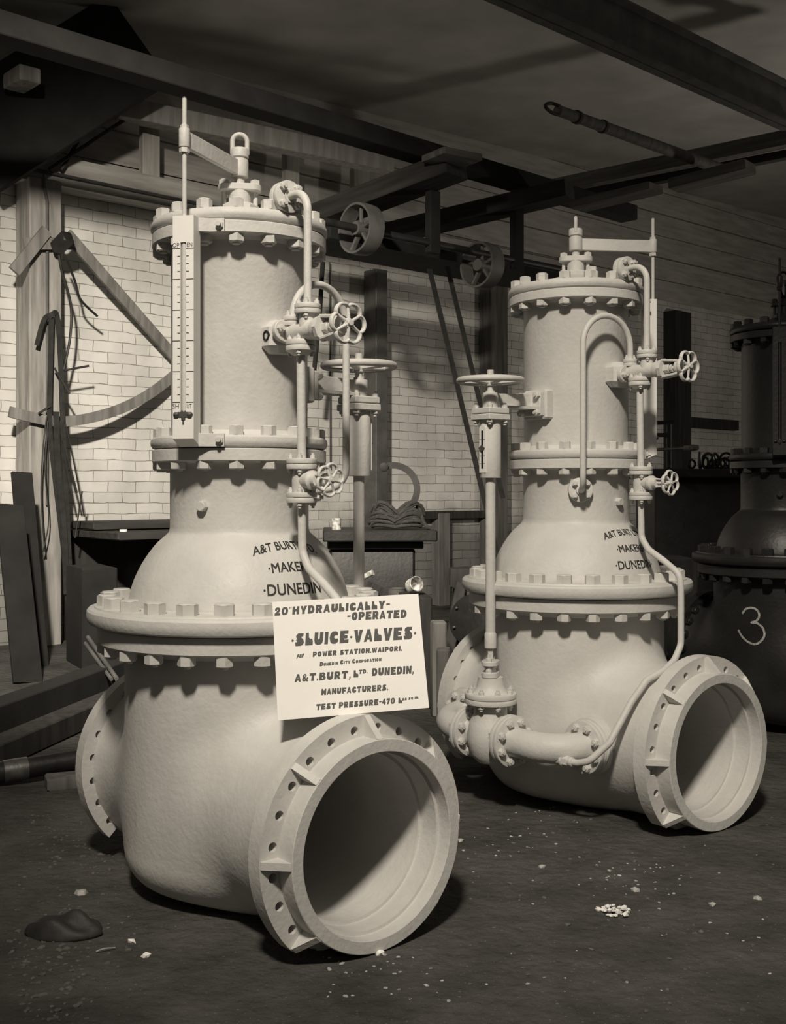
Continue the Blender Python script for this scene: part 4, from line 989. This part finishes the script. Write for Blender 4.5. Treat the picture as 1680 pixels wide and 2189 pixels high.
# coil of rope on it
rc = at(848, 1110, 8.55); ztop = at(800, 1134, 8.25).z
g = G(); path = []
rng = random.Random(3)
for k in range(12):
    a = rng.uniform(-.3, .3); rx_ = .19 + rng.uniform(-.04, .02); ry = .06 + rng.uniform(-.01, .03); zc_ = ztop + .02 + .008 * k
    for q in range(24):
        t = 2 * PI * q / 24; x = rx_ * math.cos(t); y = ry * math.sin(t) * (1 if k % 2 else -1); pinch = .35 + .65 * abs(math.cos(t))
        path.append(Vector((rc.x + x * math.cos(a) - y * math.sin(a), rc.y + y * math.cos(a) + x * math.sin(a) * .5, zc_ + ((.03 + .006 * k) * abs(math.sin(t) * math.cos(t)) * 2 * (1 if k % 3 else .4)))))
path += [Vector((rc.x + .2, rc.y - .06, ztop + .05)), Vector((rc.x + .23, rc.y - .12, ztop + .012)), Vector((rc.x + .255, rc.y - .16, ztop + .012))]
g.tube(path, .014, 8)
thing('rope_coil', M['rope'], g, 'coil of dark tarred rope lying on the cast iron table', 'rope')
rcx = at(840, 1046, 8.75); arc = []
for k in range(22):
    t = math.radians(112 - k * 10.0); arc.append(rcx + Vector((math.cos(t) * .185, .03 * math.sin(t), math.sin(t) * .185)))
root2 = tag(empty('horseshoe_ring', rcx - Vector((0, 0, .19))), 'open dark iron ring standing behind the rope on the cast iron table', 'ring')
sub(G().strip(arc, (0, -1, 0), .05, .026).obj('ring', M['leather']), root2)
sub(G().cyl(.035, -.03, .03, frame(arc[0], (0, 1, 0)), 20, .004).obj('ring_eye', M['leather']), root2)
def can(name, p, R, h, label, mt, tilt=(0, 0, 0), cat='can'):
    g = G().rev([(0, .002), (R - .001, .002), (R, 0), (R, h), (R - .0025, h), (R - .0025, .006), (0, .006)], None, 28)
    g.rev([(R, h - .004), (R + .002, h - .002), (R, h)], None, 28, cap=False)
    o = g.obj(name, mt); o.location = p; o.rotation_euler = tilt; return tag(o, label, cat)
can('paint_can', Vector((at(718, 1140, 8.35).x, 8.42, ztop)), .035, .085, 'small paint splashed can on the cast iron table', M['tin'])
# crates between the valves
abox('crate', M['darkwood'], 868, 925, 1277, 1450, 6.6, .5, 'tall dark wooden crate standing right of the sign card', 'crate', .12, 0.0)
zc2 = at(800, 1290, 6.9).z
abox('scrap_box', M['iron'], 745, 846, 1290, 1480, 6.9, .6, 'dark scrap box behind the sign card with tins on top', 'box', 0, 0.0)
can('tin', Vector((at(848, 1290, 6.95).x, 7.0, zc2)), .055, .085, 'upright dull tin on the scrap box behind the sign card', M['irongrey'])
o = can('tin', Vector((at(880, 1276, 6.75).x, 6.78, at(868, 1277, 6.6).z + .05)), .045, .06, 'tilted shiny tin lying on the tall crate', M['tin'], (math.radians(72), .2, .5))
for k, (u, v, w, h_, r_, lab) in enumerate(((812, 1272, .16, .05, .5, 'dark timber offcut standing askew on the scrap box, right piece'), (786, 1262, .12, .035, -.7, 'thin timber offcut leaning on the scrap box, left piece'))):
    o = G().box((0, 0, 0), (w, .12, h_), None, .004).obj('offcut', M['darkwood']); p = at(u, v, 7.1); o.location = (p.x, 7.1, zc2 + w * .35); o.rotation_euler = (0, r_, .3 + k); tag(o, lab, 'offcut')
o = thing('steel_offcut', M['tin'], G().cyl(.018, -.05, .05, None, 14), 'short shiny bar end on the scrap box near the front valve bolts', 'offcut'); o.location = (at(783, 1240, 7.1).x, 7.15, zc2 + .15); o.rotation_euler = (.4, 1.1, 0)
abox('offcut_block', M['lath'], 925, 956, 1330, 1462, 6.35, .12, 'pale wood block standing upright on the floor beside the tall crate', 'block', .1, 0.0)
abox('offcut_block', M['timber'], 932, 962, 1388, 1475, 6.15, .10, 'weathered wood block in front of the pale one by the tall crate', 'block', -.1, 0.0)
# trestle behind the second valve's left flange
root = tag(empty('trestle', (at(985, 1300, 7.4).x, 7.4, 0)), 'dark wooden trestle behind the left flange of the second valve', 'trestle')
sub(abox('top_bar', M['darkwood'], 963, 1050, 1216, 1258, 7.4, .2, None, None), root)
for du, y_ in ((-40, 7.25), (-30, 7.7)):
    a = at(985, 1250, 7.45); b = at(985 + du, 1250, y_); sub(G().bar(a, Vector((b.x, y_, 0.0)), .20, .07, (1, 0, 0), .006).obj('leg', M['darkwood']), root)
a = at(1060, 1250, 7.45); sub(G().bar(a, Vector((a.x + .12, 7.4, 0.0)), .14, .07, (1, 0, 0), .006).obj('leg', M['darkwood']), root)
# riveted drum end
dc = at(1012, 1325, 6.7); dn = Vector((-.55, -.8, .25)).normalized(); fr = frame(dc, dn)
root = tag(empty('studded_flange', dc), 'round dark iron cover ringed with shiny studs, behind the second valve', 'flange')
sub(G().cyl(.15, -.10, .03, fr, 40, .006).cyl(.17, -.14, -.10, fr, 40, .004).obj('cover', M['iron']), root)
stud = None
for k in range(18):
    a = 2 * PI * k / 18
    for R_, h_ in ((.160, -.10), (.115, .03)):
        if R_ == .115 and k % 3: continue
        q = fr @ Vector((R_ * math.cos(a), R_ * math.sin(a), h_))
        if stud is None: stud = G().cyl(.008, 0, .02, None, 10, .002).mesh('stud', M['steel'])
        s_ = link('stud', stud, root); s_.matrix_local = Matrix.Translation(dc).inverted() @ frame(q, dn)
sub(G().tube([Vector((dc.x, dc.y, 0.0)) - dn * .1, dc - dn * .06], .05, 14).obj('stand', M['iron']), root)
# bench along the left wall
root = tag(empty('workbench', wl(ws(260, 1140, .9)[0], .5, 0), TH), 'dark workbench along the brick wall behind the front valve', 'bench')
s0, zz = ws(168, 1141, .95); s1 = ws(420, 1141, .95)[0]; s0 = max(s0, ws(132, 700, P0F)[0] + .16)
def wsub(o): 
    mw = o.matrix_world.copy(); o.parent = root; o.matrix_local = (Matrix.Translation(root.location) @ Matrix.Rotation(TH, 4, 'Z')).inverted() @ mw; return o
wsub(wbox('bench_top', M['darkx'], s0, s1 + .9, .02, .95, zz - .06, zz))
for ss in (s0 + .62, s1 + .6): wsub(wbox('leg', M['timber'], ss, ss + .10, .75, .87, 0, zz - .06))
wsub(wbox('underbench_shade', M['darkwood'], s0, s1 + .9, .01, .06, 0, zz - .06))  # dark sheet over the wall, stands in for the shade under the bench
abox('tool_chest', M['near_black'], 176, 252, 1215, 1400, 8.1, .5, 'dark wooden chest under the left bench', 'chest', .5, 0.0)
tag(wbox('shelf_board', M['darkx'], s0 + .02, s1 + .6, .1, .5, zz + .012, zz + .075), 'dark board lying on the left bench against the wall', 'board')
o = thing('tin_disc', M['card'], G().cyl(.03, 0, .02, None, 20, .003), 'small bright disc on the end of the left bench', 'disc'); o.location = wl(s0 + .10, .85, zz + .002)
thing('leaning_bar', M['irongrey'], G().tube([at(188, 1362, 7.6), at(250, 1452, 6.9)], .014, 8), 'thin iron bar leaning under the flange of the front valve, upper one', 'bar')
thing('leaning_bar', M['irongrey'], G().tube([at(182, 1375, 7.5), at(238, 1452, 6.9)], .012, 8), 'thin iron bar leaning under the flange of the front valve, lower one', 'bar')
thing('leaning_board', M['near_black'], G().bar(at(46, 1010, 8.6), Vector((at(90, 1400, 8.3).x, 8.2, 0.0)), .16, .03, WN, .004), 'dark board leaning in front of the foot of the far left post', 'board')
thing('leaning_board', M['near_black'], G().bar(at(20, 1080, 8.0), Vector((at(70, 1440, 7.6).x, 7.5, 0.0)), .20, .03, WN, .004), 'broad dark board leaning at the left edge', 'board')
# timbers and pipe on the ground at left
def ground(u, v, z): y = (H - z) * F / (v - CY); return Vector(((u - CX) * y / F, y, z))
beam('ground_timber', M['near_black'], ground(30, 1520, .09), ground(265, 1432, .09), .16, .16, 'squared timber on the ground at left, farther of two', (.6, .5), 'timber')
beam('ground_timber', M['darkx'], ground(30, 1592, .06), ground(235, 1503, .06), .14, .11, 'squared timber on the ground at left, nearer of two', (.6, .4), 'timber')
pA, pB = ground(20, 1648, .06), ground(168, 1624, .075)
root = tag(empty('iron_pipe', pA), 'dark iron pipe lying on the ground left of the front valve', 'pipe')
d = (pB - pA).normalized(); sub(G().rev([(.045, 0), (.045, (pB - pA).length + .7), (.036, (pB - pA).length + .7), (.036, 0)], frame(pA - d * .7, d), 28, close=True).obj('pipe', M['iron']), root)
sub(G().rev([(.049, 0), (.049, .10)], frame(pB - d * .32, d), 28, cap=False).obj('collar', M['steel']), root)
o = G().box((0, 0, 0), (.2, .12, .05), None, .006).obj('packing_block', M['timber']); o.location = ground(150, 1668, .025); o.rotation_euler = (0, 0, .4); tag(o, 'wooden packing block under the end of the ground pipe', 'block')
# dark bench and tools at the right, between the second valve and the black one
root = tag(empty('machine_bench', (at(1500, 1100, 8.6).x, 8.6, 0)), 'dark machine bench in shadow between second valve and black valve', 'bench')
sub(abox('bench_top', M['iron'], 1390, 1640, 1002, 1022, 8.6, .9, None, None), root)
sub(abox('bench_body', M['iron'], 1400, 1620, 1022, 1120, 8.7, .7, None, None, 0, 0.0), root)
zt2 = at(1400, 1002, 8.6).z
root = tag(empty('hand_lever', at(1430, 962, 8.3)), 'steel lever with a turned wooden grip, right of the second valve scale', 'lever')
la, lb = at(1404, 961, 8.4), at(1462, 958, 8.2); lc = at(1491, 957, 8.1)
sub(G().tube([la, lb], .011, 10).obj('bar', M['steel']), root)
dl = (lc - lb).normalized(); sub(G().rev([(.012, 0), (.019, .006), (.019, .03), (.016, .034), (.020, .05), (.022, .085), (.018, (lc - lb).length), (0, (lc - lb).length)], frame(lb, dl), 18).obj('grip', M['lath']), root)
sub(G().tube([at(1430, 898, 8.5), Vector((at(1430, 960, 8.5).x, 8.5, zt2))], .02, 10).obj('standard', M['iron']), root)
sub(G().bar(at(1404, 904, 8.5), at(1440, 902, 8.5), .03, .03, (0, 0, 1)).obj('cross_piece', M['iron']), root); sub(G().bar(at(1404, 930, 8.5), at(1432, 930, 8.5), .03, .03, (0, 0, 1)).obj('cross_piece', M['iron']), root)
g = G()
for k in range(14):
    u = 1484 + k * 7.4; p = Vector((at(u, 990, 8.9).x, 8.9 + rng.uniform(-.1, .1), zt2 + .012)); r = rng.uniform(.03, .06)
    q = rng.uniform(0, PI); pts = [p + Vector((math.cos(q) * r * math.cos(t), math.sin(q) * r * math.cos(t), r * 1.0 + r * math.sin(t))) for t in [2 * PI * j / 16 for j in range(16)]]
    g.tube(pts, .010, 6, True)
tag(g.obj('scrap_heap', M['iron']), 'heap of dark iron rings and scrap on the machine bench', 'scrap', None, 'stuff')
abox('packing_case', M['darkwood'], 1416, 1492, 1196, 1300, 7.6, .5, 'dark packing case behind the right flange of the second valve', 'case', 0, 0.0)

# ------------------------------------------------------------------ litter on the dirt floor
def chip(r, seed, flat=.5):
    rr = random.Random(seed); bm = bmesh.new(); bmesh.ops.create_icosphere(bm, subdivisions=1, radius=r)
    for v in bm.verts: v.co = Vector((v.co.x * rr.uniform(.6, 1.5), v.co.y * rr.uniform(.5, 1.2), v.co.z * flat * rr.uniform(.6, 1.2)))
    return bm
rng = random.Random(11)
def grit(name, n, boxes, r0, r1, mt, label, cat):
    bm = bmesh.new()
    for k in range(n):
        u0, v0, u1, v1 = boxes[k % len(boxes)]
        p = ground(rng.uniform(u0, u1), rng.uniform(v0, v1), 0); r = rng.uniform(r0, r1) * rng.uniform(.5, 1)
        c = chip(r, rng.random(), .55); me = bpy.data.meshes.new('c'); c.to_mesh(me); c.free()
        rot = Matrix.Translation(p) @ Matrix.Rotation(rng.uniform(0, 6), 4, 'Z'); me.transform(rot); bm.from_mesh(me); bpy.data.meshes.remove(me)
    me = bpy.data.meshes.new(name); bm.to_mesh(me); bm.free(); me.materials.append(mt); o = link(name, me); return tag(o, label, cat, None, 'stuff')
grit('pale_grit', 150, [(990, 1720, 1260, 1840), (1260, 1840, 1460, 1920), (680, 2040, 960, 2140), (1000, 1800, 1650, 2120)], .003, .009, M['stone'], 'fine pale grit scattered on the dirt floor right of the front valve', 'grit')
grit('dark_rubble', 420, [(30, 1820, 320, 2120), (20, 2000, 200, 2180), (60, 1740, 260, 1860), (960, 1700, 1660, 2180)], .004, .013, M['dirtlump'], 'dark crumbs of earth and rubble over the dirt floor', 'rubble')
tags = [(312, 2042, .014, 'white chip on the dirt floor at lower left, nearest the bottom'), (282, 2012, .012, 'white chip on the dirt floor just above the lowest left one'), (176, 1908, .022, 'grey stone on the dirt floor at left, below the rear flange'), (812, 2036, .016, 'white chip touching the rim under the front valve opening'), (1357, 1902, .014, 'pale chip on the dirt floor below the second valve, left'), (1524, 1934, .014, 'pale chip on the dirt floor at lower right'), (1620, 1920, .012, 'pale chip on the dirt floor nearest the right edge'), (984, 1796, .013, 'pale chip beside the front valve end, right side'), (1158, 1852, .012, 'pale chip on the floor between the two valves')]
for u, v, r, lab in tags:
    bm = chip(r, u, .7); me = bpy.data.meshes.new('stone_chip'); bm.to_mesh(me); bm.free(); me.materials.append(M['card'] if 'white' in lab else M['stone']); o = link('stone_chip', me); p = ground(u, v, .004); o.location = p; tag(o, lab, 'stone', 'loose chips on the floor')
bm = bmesh.new()
for k in range(40):
    c = chip(rng.uniform(.004, .011), k, .7); me = bpy.data.meshes.new('c'); c.to_mesh(me); c.free(); me.transform(Matrix.Translation((rng.gauss(0, .022), rng.gauss(0, .022), abs(rng.gauss(.004, .006))))); bm.from_mesh(me); bpy.data.meshes.remove(me)
me = bpy.data.meshes.new('plaster_crumbs'); bm.to_mesh(me); bm.free(); me.materials.append(M['board']); o = link('plaster_crumbs', me); o.location = ground(1314, 1950, .002); tag(o, 'little heap of white plaster crumbs on the floor at lower right', 'plaster', None, 'stuff')
bm = bmesh.new(); bmesh.ops.create_icosphere(bm, subdivisions=4, radius=.085)
for v in bm.verts:
    n_ = .35 * math.sin(v.co.x * 60) * math.sin(v.co.y * 47 + 1) + .25 * math.sin(v.co.y * 90 + v.co.x * 40); v.co = Vector((v.co.x * 1.3 * (1 + .12 * n_), v.co.y * .8 * (1 + .15 * n_), max(0, v.co.z) * (.55 + .35 * n_) + .010 * n_))
me = bpy.data.meshes.new('oily_rag'); bm.to_mesh(me); bm.free(); me.materials.append(M['leather']); me.shade_smooth(); o = link('oily_rag', me); o.location = ground(140, 1995, 0); tag(o, 'crumpled dark rag on the floor at lower left', 'rag')
thing('straw', M['stone'], G().tube(smooth_path([ground(206, 2034, .004), ground(222, 2028, .01), ground(246, 2026, .004)]), .0022, 6), 'short pale straw on the floor left of the front valve end', 'straw')
